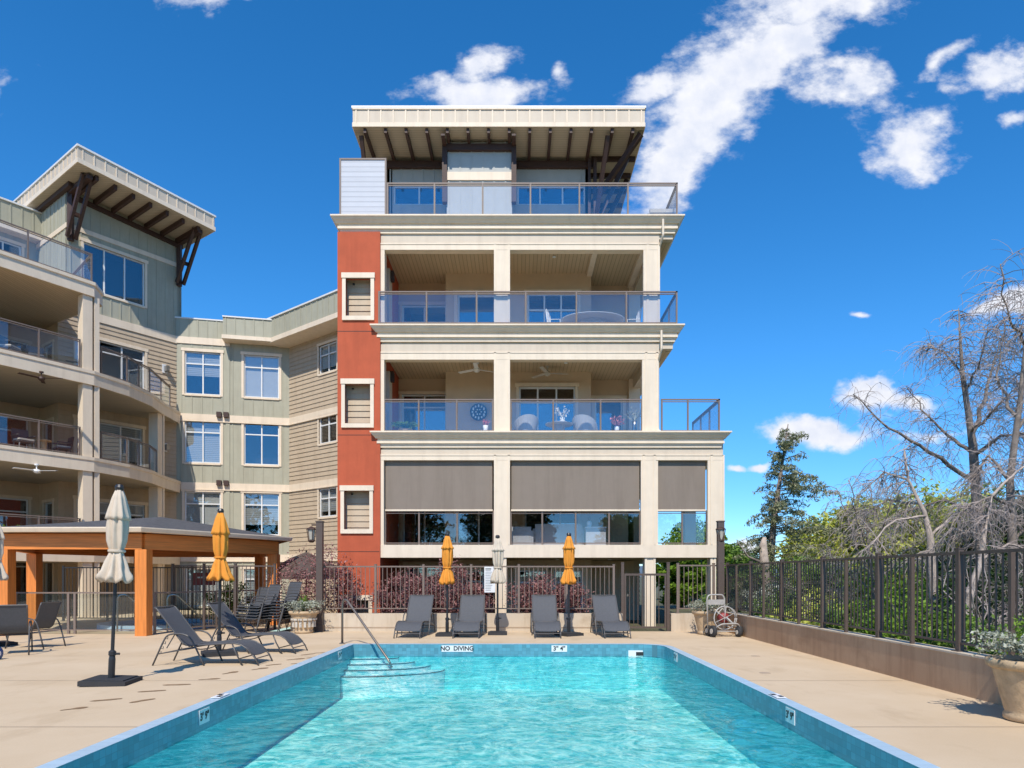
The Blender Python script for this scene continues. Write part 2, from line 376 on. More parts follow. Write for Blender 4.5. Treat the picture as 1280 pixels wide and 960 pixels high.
M['leaf_dark'] = leaf_mat('dark_leaf', (.025,.055,.015), (.07,.11,.03))
M['leaf_bright'] = leaf_mat('bright_leaf', (.12,.24,.02), (.28,.42,.05))
M['needle'] = leaf_mat('blue_green_needle', (.16,.20,.11), (.46,.46,.27), .3)
M['leaf_purple'] = leaf_mat('purple_leaf', (.15,.055,.058), (.46,.23,.21), .25)
M['leaf_silver'] = leaf_mat('silver_leaf', (.25,.28,.19), (.55,.56,.46), .2)
M['blue_plastic'] = mat('blue_plastic', (.02,.09,.30), .4)
M['sign'] = mat('white_sign', (.75,.75,.75), .4, var=.02)
M['ink'] = mat('black_ink', (.02,.02,.02), .5, var=0)
M['grass'] = mat('rough_ground', (.09,.085,.04), .95, var=.5, scale=.8, bump=.4, bscale=5)
M['hill'] = mat('far_hill', (.10,.14,.18), .95, var=.2, scale=.01)
M['beige'] = mat('beige_fabric', (.55,.50,.42), .8)
M['lampglass'] = mat('lantern_glass', (.45,.42,.36), .2, var=.05)
M['pink'] = mat('pink_flower', (.7,.25,.25), .7)
M['yellow'] = mat('yellow_flower', (.8,.6,.15), .7)
M['maroon'] = mat('maroon_hose', (.25,.03,.03), .5)
# ------------------------------------------------------------------ walls with openings
class Wall:
    def __init__(s, p0, p1):
        s.p0 = Vector(p0[:2]); s.p1 = Vector(p1[:2]); s.len = (s.p1-s.p0).length
        s.u = (s.p1-s.p0)/s.len; s.n = Vector((s.u.y, -s.u.x))
    def P(s, a, z, o=0):
        q = s.p0+s.u*a+s.n*o; return (q.x, q.y, z)
    def s_at(s, px, o=0):
        k = (px-CX)/F; b = s.p0+s.n*o
        return (k*b.y-b.x)/(s.u.x-k*s.u.y)
    def z_at(s, px, py, o=0):
        a = s.s_at(px, o); d = s.P(a, 0, o)[1]; return EYE+(CY-py)*d/F
    def box(s, mb, a0, a1, z0, z1, o0, o1):
        vs = [s.P(a,z,o) for z in (z0,z1) for (a,o) in ((a0,o1),(a1,o1),(a1,o0),(a0,o0))]
        mb.add(vs, [(0,3,2,1),(4,5,6,7),(0,1,5,4),(1,2,6,5),(2,3,7,6),(3,0,4,7)]); return mb
    def rects(s, a0, a1, z0, z1, holes):
        xs = sorted({a0,a1,*[min(max(h[i],a0),a1) for h in holes for i in (0,1)]}); out = []
        for i in range(len(xs)-1):
            x0, x1 = xs[i], xs[i+1]
            if x1-x0 < 1e-4: continue
            hs = sorted([(h[2],h[3]) for h in holes if h[0] < (x0+x1)/2 < h[1]]); z = z0
            for (a,b) in hs:
                if a > z: out.append((x0,x1,z,min(a,z1)))
                z = max(z,b)
            if z < z1: out.append((x0,x1,z,z1))
        return [r for r in out if r[3]-r[2] > 1e-4]
    def plain(s, mb, a0, a1, z0, z1, holes=(), t=.2, o=0):
        for r in s.rects(a0,a1,z0,z1,holes): s.box(mb, *r, o-t, o)
    def batten(s, mb, a0, a1, z0, z1, holes=(), pitch=.40, w=.05, t=.2, off=.1, o=0):
        s.plain(mb, a0,a1,z0,z1,holes,t,o)
        k = a0+off
        while k < a1-w:
            for (x0,x1,y0,y1) in s.rects(k,k+w,z0,z1,holes):
                if x1-x0 > w*.6: s.box(mb, x0,x1,y0,y1,o-.01,o+.022)
            k += pitch
    def lap(s, mb, a0, a1, z0, z1, holes=(), pitch=.17, t=.2, o=0):
        for (x0,x1,y0,y1) in s.rects(a0,a1,z0,z1,holes):
            z = y0; k0 = math.floor((y0-z0)/pitch+1e-6)
            while z < y1-1e-4:
                zt = min(y1, z0+(k0+1)*pitch); zb = z
                f0 = (zb-(z0+k0*pitch))/pitch; f1 = (zt-(z0+k0*pitch))/pitch
                ob = o+.028*(1-f0); ot = o+.028*(1-f1)
                v = [s.P(x0,zb,o-t), s.P(x1,zb,o-t), s.P(x1,zt,o-t), s.P(x0,zt,o-t), s.P(x0,zb,ob), s.P(x1,zb,ob), s.P(x1,zt,ot), s.P(x0,zt,ot)]
                mb.add(v, [(4,5,6,7),(0,1,5,4),(3,7,6,2),(1,2,6,5),(0,4,7,3),(0,3,2,1)])
                z = zt; k0 += 1
def window(W, parent, a0, a1, z0, z1, cols=2, transom=.3, o=0, trim=.11, blind=None, bl_to=.0, sash=.055, head=True, trim_mat='cream', inter='dark', name='window'):
    """frame > trim, pane, blind, room; set in the wall opening a0..a1, z0..z1"""
    f = MB(); oo = o-.05
    W.box(f, a0,a1,z1-sash,z1,oo-.06,oo); W.box(f, a0,a1,z0,z0+sash,oo-.06,oo)
    W.box(f, a0,a0+sash,z0+sash,z1-sash,oo-.06,oo); W.box(f, a1-sash,a1,z0+sash,z1-sash,oo-.06,oo)
    zt = z1-(z1-z0)*transom if transom else z1-sash
    if transom: W.box(f, a0+sash,a1-sash,zt-sash/2,zt+sash/2,oo-.06,oo-.002)
    for i in range(1, cols):
        a = a0+(a1-a0)*i/cols; W.box(f, a-sash/2,a+sash/2,z0+sash,(zt-sash/2 if transom else z1-sash),oo-.06,oo-.004)
        if transom: W.box(f, a-sash/2,a+sash/2,zt+sash/2,z1-sash,oo-.06,oo-.004)
    fr = f.build(name, M['white'], parent)
    p = MB(); W.box(p, a0+.02,a1-.02,z0+.02,z1-.02,oo-.045,oo-.035); p.build('pane', M['glass_win'], fr)
    if trim:
        t = MB(); e = .035
        W.box(t, a0-trim,a0,z0-.06,z1,o-.04,o+e); W.box(t, a1,a1+trim,z0-.06,z1,o-.04,o+e)
        W.box(t, a0-trim-.04,a1+trim+.04,z1,z1+trim+.03,o-.04,o+e+.015)
        W.box(t, a0,a1,z0-.09,z0,o-.04,o+e+.02); t.build('window_trim', M[trim_mat], fr)
    r = MB()   # the room seen behind the glass: an open box
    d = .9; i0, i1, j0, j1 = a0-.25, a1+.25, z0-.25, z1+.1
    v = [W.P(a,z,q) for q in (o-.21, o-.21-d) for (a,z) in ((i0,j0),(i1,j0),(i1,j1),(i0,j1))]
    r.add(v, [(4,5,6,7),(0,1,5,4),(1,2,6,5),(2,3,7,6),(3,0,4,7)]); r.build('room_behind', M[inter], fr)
    if blind:
        b = MB(); zb = z0+(z1-z0)*bl_to
        W.box(b, a0+.03,a1-.03,max(zb,z0+.02),z1-.03,oo-.115,oo-.10); b.build('blind', M[blind], fr)
    return fr
def railing(parent, path, z0, z1, posts, name='railing', top=.05, glass='glass_rail', skip=(), inset=.0):
    """glass balustrade on a plan path; posts = list of lists of positions along every leg"""
    f = MB(); rt = None; panes = []
    for li in range(len(path)-1):
        W = Wall(path[li], path[li+1]); ps = sorted(set([0.0, *posts[li], W.len]))
        W.box(f, -top/2, W.len+top/2, z1-.04, z1, -top/2-.001*li, top/2+.001*li)
        W.box(f, 0, W.len, z0+.07, z0+.10, -.018, .018)
        W.box(f, 0, W.len, z1-.10, z1-.075, -.018, .018)
        for k, a in enumerate(ps):
            if li > 0 and k == 0: continue
            W.box(f, a-.024, a+.024, z0, z1-.041, -.024, .024)
        for k in range(len(ps)-1): panes.append((W, ps[k]+.03, ps[k+1]-.03))
    rt = f.build(name, M['rail'], parent)
    for (W,a,b) in panes:
        g = MB(); W.box(g, a, b, z0+.10, z1-.10, -.005, .005); g.build('glass_panel', M[glass], rt)
    return rt

# ------------------------------------------------------------------ ground, pool
PX0, PX1, PY0, PY1 = -3.70, 3.22, 2.4, 15.38       # inner pool edges
COP = .17; WZ = -.25
def pool_outline(o=0.0, n=7):
    """counter-clockwise, rounded corners on the right"""
    x0, x1, y0, y1 = PX0-o, PX1+o, PY0-o, PY1+o; r = .55+o; pts = [(x0,y0)]
    def arc(cx, cy, a0): return [(cx+r*math.cos(R(a0+90*i/n)), cy+r*math.sin(R(a0+90*i/n))) for i in range(n+1)]
    pts += arc(x1-r, y0+r, -90)+arc(x1-r, y1-r, 0)+[(x0,y1)]
    return pts
def ring(mb, inner, outer, zi, zo):
    n = len(inner); o = len(mb.v)
    mb.v += [(x,y,zi) for x,y in inner]+[(x,y,zo) for x,y in outer]
    mb.f += [(o+i, o+(i+1)%n, o+n+(i+1)%n, o+n+i)[::-1] for i in range(n)]
inn, outn = pool_outline(0), pool_outline(COP)
# deck: outer rectangle with the pool cut out
DX0, DX1, DY0, DY1 = -30, 5.80, -14, 19.12
mb = MB()
ox0, ox1, oy0, oy1 = PX0-COP-.3, PX1+COP+.3, PY0-COP-.3, PY1+COP+.3
for (a,b,c,d) in ((DX0,ox0,DY0,DY1),(ox1,DX1,DY0,DY1),(ox0,ox1,DY0,oy0),(ox0,ox1,oy1,DY1)):
    mb.add([(a,c,0),(b,c,0),(b,d,0),(a,d,0)], [(0,1,2,3)])
# filler between the rectangle ox.. and the rounded outline
n = len(outn)
def toward(p):
    x, y = p; cx, cy_ = (ox0+ox1)/2, (oy0+oy1)/2
    return (min(max(x+(.3 if x > cx else -.3), ox0), ox1), min(max(y+(.3 if y > cy_ else -.3), oy0), oy1))
mid = []
for (x,y) in outn:
    tx, ty = toward((x,y)); mid.append((tx,ty))
o0 = len(mb.v)
mb.v += [(x,y,0) for x,y in outn]+[(x,y,0) for x,y in mid]
mb.f += [(o0+n+i, o0+n+(i+1)%n, o0+(i+1)%n, o0+i) for i in range(n)]
# corner pieces of the rounded ends
for (cx_,cy_) in ((ox1,oy1),(ox1,oy0)):
    near = [m_ for m_ in mid if abs(m_[0]-cx_) < .9 and abs(m_[1]-cy_) < .9]
    k0 = len(mb.v); mb.v += [(x,y,0) for x,y in near]+[(cx_,cy_,0)]
    mb.f += [tuple([k0+len(near)]+[k0+i for i in (range(len(near)))])] if len(near) > 1 else []
# deck further back on the left and right of the planter wall
mb.add([(-30,19.12,0),(-6.95,19.12,0),(-6.95,31,0),(-30,31,0)], [(0,1,2,3)])
deck = mb.build('deck', M['deck']); tag(deck, kind='structure')
# fine control joints of the deck (thin dark strips 3 mm above the slab)
M['joint'] = mat('joint', (.40,.30,.21), .9)
mb = MB()
for y in (16.9,):
    mb.add([(-12,y,.003),(5.6,y,.003),(5.6,y+.012,.003),(-12,y+.012,.003)], [(0,1,2,3)])
for y in (13.2, 10.1, 7.0, 3.9):
    mb.add([(-12,y,.003),(PX0-COP-.02,y,.003),(PX0-COP-.02,y+.012,.003),(-12,y+.012,.003)], [(0,1,2,3)])
    mb.add([(PX1+COP+.02,y,.003),(5.7,y,.003),(5.7,y+.012,.003),(PX1+COP+.02,y+.012,.003)], [(0,1,2,3)])
mb.build('expansion_joint', M['joint'], deck)
# wet footprints along the pool edge
M['wet'] = mat('wet_concrete', (.27,.165,.085), .5, var=.15)
def footprint(px, py, ang=0, s=1.0):
    d = ground_d(py); x = gx(px, d); mb = MB(); pts = []
    for k in range(14):
        t = 2*math.pi*k/14; a = math.cos(t)*.15; b = math.sin(t)*(.055 if math.cos(t) > 0 else .04)*(1+.3*math.sin(3*t+px)); b *= 1-.35*math.exp(-(a+.02)**2/.002)
        pts.append((x+(a*math.cos(ang)-b*math.sin(ang))*s, d+(a*math.sin(ang)+b*math.cos(ang))*s, .004))
    mb.add(pts, [tuple(range(14))]); mb.build('wet_footprint', M['wet'], deck)
random.seed(3)
for (px,py) in ((190,864),(133,875),(93,886),(221,856),(262,849),(288,841),(325,836),(342,831),(370,824),(376,829),(391,822),(385,818),(402,816),(178,876)):
    footprint(px, py, R(random.uniform(10,70)), random.uniform(.95,1.35))
for (px,py) in ((958,826),(957,784+45)): pass

# coping
M['coping'] = groove_mat('coping_tile', (.42,.56,.66), .15, 1, depth=.12, width=.06, rough=.35, var=.1)
mb = MB()
ring(mb, inn, outn, .014, .014); lip = pool_outline(COP+.0)
ring(mb, outn, pool_outline(COP+.006), .014, -.002)
# tile band: procedural square mosaic
def tile_mat(name, c, s=.045):
    m, N, L, b = nodes(name); b.inputs['Roughness'].default_value = .25; b.inputs['Specular IOR Level'].default_value = .35
    tc = N.new('ShaderNodeTexCoord'); sp = N.new('ShaderNodeSeparateXYZ'); L.new(tc.outputs['Object'], sp.inputs[0])
    h = mth(N,L,'ADD', sp.outputs[0], sp.outputs[1]); cells = []
    g = None
    for x in (h, sp.outputs[2]):
        q = mth(N,L,'DIVIDE', x, s*2 if x is h else s*1.6); e = mth(N,L,'LESS_THAN', mth(N,L,'FRACT', q), .05 if x is h else .06); cells.append(mth(N,L,'FLOOR', q))
        g = e if g is None else mth(N,L,'MAXIMUM', g, e)
    cb = N.new('ShaderNodeCombineXYZ'); L.new(cells[0], cb.inputs[0]); L.new(cells[1], cb.inputs[1])
    wn = N.new('ShaderNodeTexWhiteNoise'); wn.noise_dimensions = '2D'; L.new(cb.outputs[0], wn.inputs['Vector'])
    base = mixc(N,L, wn.outputs[0], tuple(x*.82 for x in c), tuple(x*1.15 for x in c))
    L.new(mixc(N,L, g, base, tuple(x*.6+.03 for x in c)), b.inputs['Base Color']); return m
M['tile'] = tile_mat('blue_pool_tile', (.10,.30,.38))
cop = mb.build('pool_coping', M['coping']); tag(cop, kind='structure')
mb = MB(); ring(mb, inn, inn, -.27, .014); band = mb.build('pool_wall_tiles', M['tile']); tag(band, kind='structure')
FLZ = -1.0
mb = MB(); k0 = len(mb.v); mb.v += [(x,y,FLZ-.0) for x,y in inn]; mb.f += [tuple(range(k0,k0+len(inn)))]
basin = mb.build('pool_basin', M['plaster']); tag(basin, kind='structure')
mb = MB(); ring(mb, inn, inn, FLZ, -.27); mb.build('basin_wall', M['basin_wall'], basin)
# entry steps fanning out of the far left corner
for (r_, z_, ry_) in ((2.05,-.56,1.12),(1.72,-.47,.84),(1.38,-.38,.58),(1.02,-.29,.33)):
    mb = MB(); c = (PX0+.003*r_, PY1-.003*r_)
    arc = [(c[0]+r_*math.cos(R(-90*i/16)), c[1]+ry_*math.sin(R(-90*i/16))) for i in range(17)]
    poly = [(c[0],c[1])]+arc; mb.prism(poly, FLZ, z_); st = mb.build('pool_step', M['stepw'], basin)
    mb = MB(); mb.tube([(x,y,z_+.001) for x,y in arc], .013, 5); mb.build('step_edge_line', M['stepline'], basin)

# water
def water_mat():
    m = bpy.data.materials.new('pool_water'); m.use_nodes = True; N = m.node_tree.nodes; L = m.node_tree.links
    for n_ in list(N): N.remove(n_)
    out = N.new('ShaderNodeOutputMaterial'); tc = N.new('ShaderNodeTexCoord'); o = tc.outputs['Object']
    def noise(sc, det, st=(1,1,1), dist=0, ro=.5):
        mp = N.new('ShaderNodeMapping'); mp.inputs['Scale'].default_value = st; L.new(o, mp.inputs[0])
        n_ = N.new('ShaderNodeTexNoise'); n_.inputs['Scale'].default_value = sc; n_.inputs['Detail'].default_value = det; n_.inputs['Distortion'].default_value = dist; n_.inputs['Roughness'].default_value = ro
        L.new(mp.outputs[0], n_.inputs['Vector']); return n_.outputs[0]
    h = mth(N,L,'ADD', mth(N,L,'MULTIPLY', noise(1.1,2,(1,1.2,1),.6), .8), mth(N,L,'MULTIPLY', noise(3.4,3,(1,1.1,1),.8), .35))
    bp = N.new('ShaderNodeBump'); bp.inputs['Strength'].default_value = .6; bp.inputs['Distance'].default_value = .2; L.new(h, bp.inputs['Height'])
    # pale ridges painted into the water tint, standing in for caustic light
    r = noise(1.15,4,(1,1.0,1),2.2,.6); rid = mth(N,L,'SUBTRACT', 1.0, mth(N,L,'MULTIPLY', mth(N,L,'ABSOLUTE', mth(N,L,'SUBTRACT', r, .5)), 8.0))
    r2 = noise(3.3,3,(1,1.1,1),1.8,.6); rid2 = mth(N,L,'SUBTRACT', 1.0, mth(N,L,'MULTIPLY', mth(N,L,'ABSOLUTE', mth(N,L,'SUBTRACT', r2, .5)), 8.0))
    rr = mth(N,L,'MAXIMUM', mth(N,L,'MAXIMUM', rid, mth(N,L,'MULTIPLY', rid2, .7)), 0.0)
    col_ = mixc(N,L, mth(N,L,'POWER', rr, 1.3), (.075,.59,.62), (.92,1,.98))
    t = N.new('ShaderNodeBsdfTransparent'); L.new(col_, t.inputs[0])
    g = N.new('ShaderNodeBsdfGlossy'); g.inputs['Roughness'].default_value = .02; g.inputs[0].default_value = (1,1,1,1); L.new(bp.outputs[0], g.inputs['Normal'])
    lw = N.new('ShaderNodeLayerWeight'); lw.inputs[0].default_value = .5; L.new(bp.outputs[0], lw.inputs['Normal'])
    fr = mth(N,L,'MULTIPLY_ADD', mth(N,L,'POWER', lw.outputs['Facing'], 5.0), .62, .02)
    ms = N.new('ShaderNodeMixShader'); L.new(fr, ms.inputs[0]); L.new(t.outputs[0], ms.inputs[1]); L.new(g.outputs[0], ms.inputs[2]); L.new(ms.outputs[0], out.inputs[0])
    return m
M['water'] = water_mat()
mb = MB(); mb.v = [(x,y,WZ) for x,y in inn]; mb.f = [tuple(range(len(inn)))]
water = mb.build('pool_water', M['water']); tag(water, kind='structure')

# painted / tile markers
def marker(x, y, z, w, h, s, size, rz, label, tilt=90, bold=.004):
    r = empty('depth_marker', (x,y,z), rz, label, 'pool marker', 'tile depth and safety markers of the pool')
    mb = MB(); mb.rot_box((0,-.004,0), (w,.008,h)); mb.build('marker_tile', M['sign'], r)
    if s is None:      # worn, unreadable print: dark bars only
        mb = MB(); mb.rot_box((-.025,-.0095,.06),(.06,.003,.09)); mb.rot_box((.02,-.0095,-.07),(.05,.003,.10)); mb.build('worn_print', M['ink'], r)
        if tilt == 0: r.rotation_euler = (R(-90), 0, rz)
        return r
    me = text_mesh(s, size, .001, bold); me.materials.append(M['ink'])
    t = bpy.data.objects.new('lettering', me); col.objects.link(t); t.parent = r; t.location = (0,-.0105,0); t.rotation_euler = (R(90),0,0)
    if tilt == 0: r.rotation_euler = (R(-90), 0, rz)
    return r
marker(gx(571.5,15.4), PY1-.001, -.085, .70, .145, 'NO  DIVING', .135, 0, 'white NO DIVING tile set in the far wall of the pool')
marker(gx(699,15.4), PY1-.001, -.085, .35, .145, "3'' 4''", .135, 0, 'white 3 4 depth tile set in the far wall of the pool')
d = 8.05; marker(PX0+.001, d, -.10, .26, .17, "3' 9\"", .125, R(90), 'nearest 3 9 depth tile on the left side wall of the pool')
d = 14.2; marker(PX0+.001, d, -.10, .26, .17, "3' 4\"", .125, R(90), 'small depth tile by the entry steps on the left pool wall')
d = 8.05; marker(PX1-.001, d, -.10, .26, .17, "3' 9\"", .125, R(-90), 'nearest 3 9 depth tile on the right side wall of the pool')
d = 13.9; marker(PX1-.001, d, -.10, .26, .17, "3' 4\"", .125, R(-90), 'small depth tile near the far right corner of the pool')
r = marker(PX0-.085, 8.7, .0215, .12, .3, None, .06, 0, 'small flat marker on the left coping above the 3 9 tile', tilt=0)
r = marker(PX1+.085, 8.7, .0215, .12, .3, None, .06, 0, 'small flat marker on the right coping above the 3 9 tile', tilt=0)
# skimmer
r = empty('pool_skimmer', (gx(800,15.35), PY1-.002, -.20), 0, 'small white skimmer mouth with dark slot in far pool wall', 'skimmer')
mb = MB(); mb.rot_box((0,-.01,0), (.52,.02,.15)); mb.build('face_plate', M['white'], r)
mb = MB(); mb.rot_box((.06,-.023,.0), (.3,.006,.08)); mb.build('slot', M['ink'], r)
for (dx, dy, lx) in ((4.6, 13.2, 'farther'), (3.95, 10.9, 'middle')):
    r = empty('deck_drain', (dx,dy,.002), 0, 'small round dark drain lid on the right deck, the '+lx+' one', 'drain', 'round drain lids in the deck')
    mb = MB(); mb.lathe([(.0,0),(.09,0),(.085,.004),(0,.004)], n=14); mb.build('lid', M['joint'], r)

# terrain (one big sheet with the deck laid in) and far hills
mb = MB(); S = 3500
for (a,b,c,d) in ((-S,S,-S,DY0),(-S,DX0,DY0,S),(DX0,S,31,S),(5.80,S,DY0,31)):
    mb.add([(a,c,-.06),(b,c,-.06),(b,d,-.06),(a,d,-.06)], [(0,1,2,3)])
mb.add([(-6.95,19.12,-.06),(5.8,19.12,-.06),(5.8,31,-.06),(-6.95,31,-.06)], [(0,1,2,3)])
ter = mb.build('ground', M['grass']); tag(ter, kind='structure')
mb = MB(); random.seed(5); k = 90; prof = []
for i in range(k+1):
    x = -2600+5200*i/k; h = 34+12*math.sin(i*.31)+7*math.sin(i*.83+1)+4*math.sin(i*2.1)
    prof.append((x, h))
for (x,h) in prof: mb.v += [(x,1900,-1),(x*1.05,2150,h),(x*1.1,2700,h*1.25)]
for i in range(k):
    for j in range(2): mb.f.append((i*3+j,(i+1)*3+j,(i+1)*3+j+1,i*3+j+1))
tag(mb.build('hills', M['hill'], smooth=True), kind='structure')
# ------------------------------------------------------------------ main block
D = 21.3; K = F/D
def fx(px): return (px-CX)/K
def fz(py): return EYE+(CY-py)/K
BLD = empty('apartment_building', (0,D,0), 0, 'tall cream and red stucco apartment block with glazed balconies, seen across the pool', 'building')
_o = Vector((0,D,0))
_MB = MB
class MBL(_MB):      # world coordinates, parented under the building's base
    def build(s, name, mat, parent=None, smooth=False, loc=None):
        base = parent
        while base is not None and base.parent is not None: base = base.parent
        if base is not None:
            inv = Vector(base.location); s.v = [(x-inv.x, y-inv.y, z-inv.z) for (x,y,z) in s.v]
        return _MB.build(s, name, mat, parent, smooth, loc)
MB = MBL
F4, F3, F2, F1 = 12.62, 9.22, 5.92, 2.52      # floor surfaces
C4, C3, C2, C1 = 12.05, 8.63, 5.32, 2.10      # ceilings below them
XL, XR, XO = fx(476), fx(824), fx(905)
# floor slabs
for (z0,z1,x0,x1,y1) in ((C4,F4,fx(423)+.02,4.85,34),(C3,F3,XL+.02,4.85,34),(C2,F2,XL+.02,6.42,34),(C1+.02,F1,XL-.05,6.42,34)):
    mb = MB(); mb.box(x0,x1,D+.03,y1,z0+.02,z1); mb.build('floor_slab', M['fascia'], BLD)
    mb = MB(); mb.box(XL+.05,x1-.05,D+.25,24.9,z0-.0,z0+.019); mb.build('balcony_ceiling', M['soffit'], BLD)
# cornices: profile swept round front and right side
def cornice(zt, path, name='cornice', crown=.30, low=.07):
    mb = MB()
    prof = [(-.02,zt),(crown,zt),(crown,zt-.045),(crown-.03,zt-.06),(crown-.06,zt-.11),(crown-.12,zt-.165),(crown-.14,zt-.20),(crown-.20,zt-.21),(crown-.20,zt-.27),(low+.05,zt-.275),(low+.05,zt-.35),(low,zt-.355),(low,zt-.40),(low-.02,zt-.41),(low-.02,zt-.47),(.0,zt-.475),(-.02,zt-.475)]
    mb.sweep(path, prof); return mb.build(name, M['cream'], BLD)
cornice(fz(274), [(fx(428),24.0),(fx(428),D),(4.85,D),(4.85,33)])
cornice(fz(409), [(XL+.02,D+.3),(XL+.02,D),(4.85,D),(4.85,33)])
cornice(fz(541), [(XL+.02,D+.3),(XL+.02,D),(6.30,D),(6.30,33)])
# friezes / headers
for (zt,zb,x1,py) in ((fz(291),fz(313),4.42,306),(fz(430.5),fz(450),4.42,441.5),(fz(562),fz(575.5),6.40,569.5)):
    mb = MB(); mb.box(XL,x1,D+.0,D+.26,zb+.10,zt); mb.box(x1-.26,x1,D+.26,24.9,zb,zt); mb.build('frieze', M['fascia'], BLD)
    mb = MB(); mb.box(XL-.02,x1,D-.035,D+.24,zb,fz(py)); mb.build('header_trim', M['cream'], BLD)
    mb = MB(); mb.box(XL,x1,D-.05,D+.05,fz(py)-.012,fz(py)+.03); mb.build('header_lip', M['cream'], BLD)
mb = MB(); mb.box(XL-.05,6.44,D-.04,D+.0,fz(697),fz(681)); mb.box(6.40,6.44,D+.0,25,fz(697),fz(681)); mb.build('base_beam', M['cream'], BLD)
# columns, storey by storey
def column(xa, xb, z0, z1, y0=D-.05, dep=.45, edge=True):
    c = MB(); c.box(xa+.05,xb-.05,y0+.02,y0+dep,z0,z1)
    c.box(xa,xa+.07,y0,y0+dep+.0,z0,z1); c.box(xb-.07,xb,y0,y0+dep+.0,z0,z1)
    return c.build('column', M['cream'], BLD)
Z4b, Z3t, Z3b, Z2t, Z2b, Z1t = fz(306), fz(409)+.01, fz(441), fz(541)+.01, fz(569), fz(681)
for (z0,z1) in ((Z3t,Z4b),(Z2t,Z3b),(Z1t,Z2b)): column(fx(617.5), fx(637.5), z0, z1)
column(fx(808), fx(824.5), Z3t, Z4b); column(fx(806), fx(822.5), Z2t, Z3b); column(fx(803), fx(819.5), Z1t, Z2b); column(fx(887.5), fx(905), Z1t, Z2b)
mb = MB()
mb.box(fx(804),fx(808),D-.03,D+.1,Z3t,fz(313)); mb.box(fx(802.5),fx(806),D-.03,D+.1,Z2t,fz(450)); mb.box(fx(884.2),fx(887.5),D-.03,D+.1,Z1t,fz(575.5)); mb.box(fx(801),fx(803),D-.03,D+.1,Z1t,fz(575.5)); mb.box(fx(816.5)+.08,fx(822.3),D-.02,D+.1,Z1t,fz(575.5))
mb.box(XL-.0,fx(481),D-.03,D+.3,Z3t,fz(313)); mb.box(XL-.0,fx(480.5),D-.03,D+.3,Z2t,fz(450)); mb.box(XL-.0,fx(480),D-.03,D+.3,Z1t,fz(575.5))
mb.build('side_trim', M['cream'], BLD)
for (xa,xb) in ((fx(619),fx(633)),(fx(806),fx(819.5)),(fx(888),fx(895))):
    column(xa, xb, -.05, fz(697), D, .4)
# rear columns of the open corner bays
for (x,z0,z1) in ((4.2,Z3t,C4),(4.2,Z2t,C3),(6.2,F1,C2)):
    mb = MB(); mb.box(x-.2,x+.2,24.5,24.9,z0,z1); mb.build('column', M['cream'], BLD)
# red tower with square openings
TW = Wall((fx(423),D-.10),(fx(476),D-.10)); ops = []
for (x0,x1,y0,y1) in ((433.5,464.5,403-6,350),(432.5,464,530.5,481.5),(431.5,463,662,614),(431,462,800,750)):
    ops.append((fx(x0)-fx(423), fx(x1)-fx(423), fz(y0), fz(y1)))
mb = MB(); TW.plain(mb, 0, TW.len, -.05, fz(292), ops, t=.12)
mb.box(fx(423),fx(423)+.12,D+.02,25,-.05,fz(292)); mb.box(XL-.12,XL,D+.02,24.8,-.05,C4)
tower = mb.build('stucco_tower', M['red'], BLD)
for z in (fz(416),fz(545),fz(690)):
    mb = MB(); TW.box(mb, .0, TW.len-.02, z, z+.018, -.002, .004); mb.build('control_joint', M['wood'], BLD)
for (a0,a1,z0,z1) in ops:
    mb = MB(); t = .11; e = .045
    TW.box(mb, a0-t,a0,z0,z1,-.05,e); TW.box(mb, a1,a1+t,z0,z1,-.05,e); TW.box(mb, a0-t-.02,a1+t+.02,z1,z1+.16,-.05,e+.02); TW.box(mb, a0-t,a1+t,z0-.13,z0,-.05,e+.01)
    fr = mb.build('opening_frame', M['cream'], BLD)
    BW = Wall((fx(423)+.13,D+.20),(XL-.13,D+.20)); m2 = MB(); BW.lap(m2, 0, BW.len, z0-.3, z1+.3, t=.05, pitch=.19); m2.build('siding_panel', M['siding'], fr)
    m3 = MB(); m3.lathe([(.03,-.05),(.04,-.01),(.03,0)], (fx(423)+a0+.18, D+.15, z1-.05), 8); m3.build('hook', M['black'], fr)
# back walls of the balconies, floor by floor
def bays(F_, C_, wins, xr=4.40):
    yb1, yb2, yb3 = 24.5, 23.7, 24.7; x1, x2 = -2.50, 2.55
    for (W, tagn) in ((Wall((XL,yb1),(x1,yb1)),0),(Wall((x1,yb1),(x1,yb2+.151)),1),(Wall((x1,yb2),(x2,yb2)),2),(Wall((x2-.001,yb2+.151),(x2-.001,yb3)),3),(Wall((x2,yb3),(xr,yb3)),4)):
        hs = [w[1:5] for w in wins if w[0] == tagn]
        mb = MB(); W.plain(mb, 0, W.len, F_, C_, hs, t=.15); mb.build('balcony_wall', M['taupe'], BLD)
        for w in wins:
            if w[0] == tagn: window(W, BLD, *w[1:5], **(w[5] if len(w) > 5 else {}))
kw = dict(trim=.09)
bays(F3, C4, [(0,.12,1.72,F3+.05,F3+2.05,dict(cols=2,transom=.3,trim=.08,name='balcony_door')),(2,.42,1.75,F3+.95,F3+2.1,dict(cols=2,transom=0,trim=.12)),(2,2.85,4.6,F3+.05,F3+2.15,dict(cols=3,transom=.27,trim=.08,name='balcony_door'))])
bays(F2, C3, [(0,.12,1.72,F2+.05,F2+2.15,dict(cols=2,transom=.22,trim=.08,name='balcony_door')),(2,2.55,4.5,F2+.05,F2+2.2,dict(cols=3,transom=.25,trim=.1,name='balcony_door')),(4,.25,1.25,F2+.05,F2+2.0,dict(cols=1,transom=0,trim=.12,name='balcony_door'))])
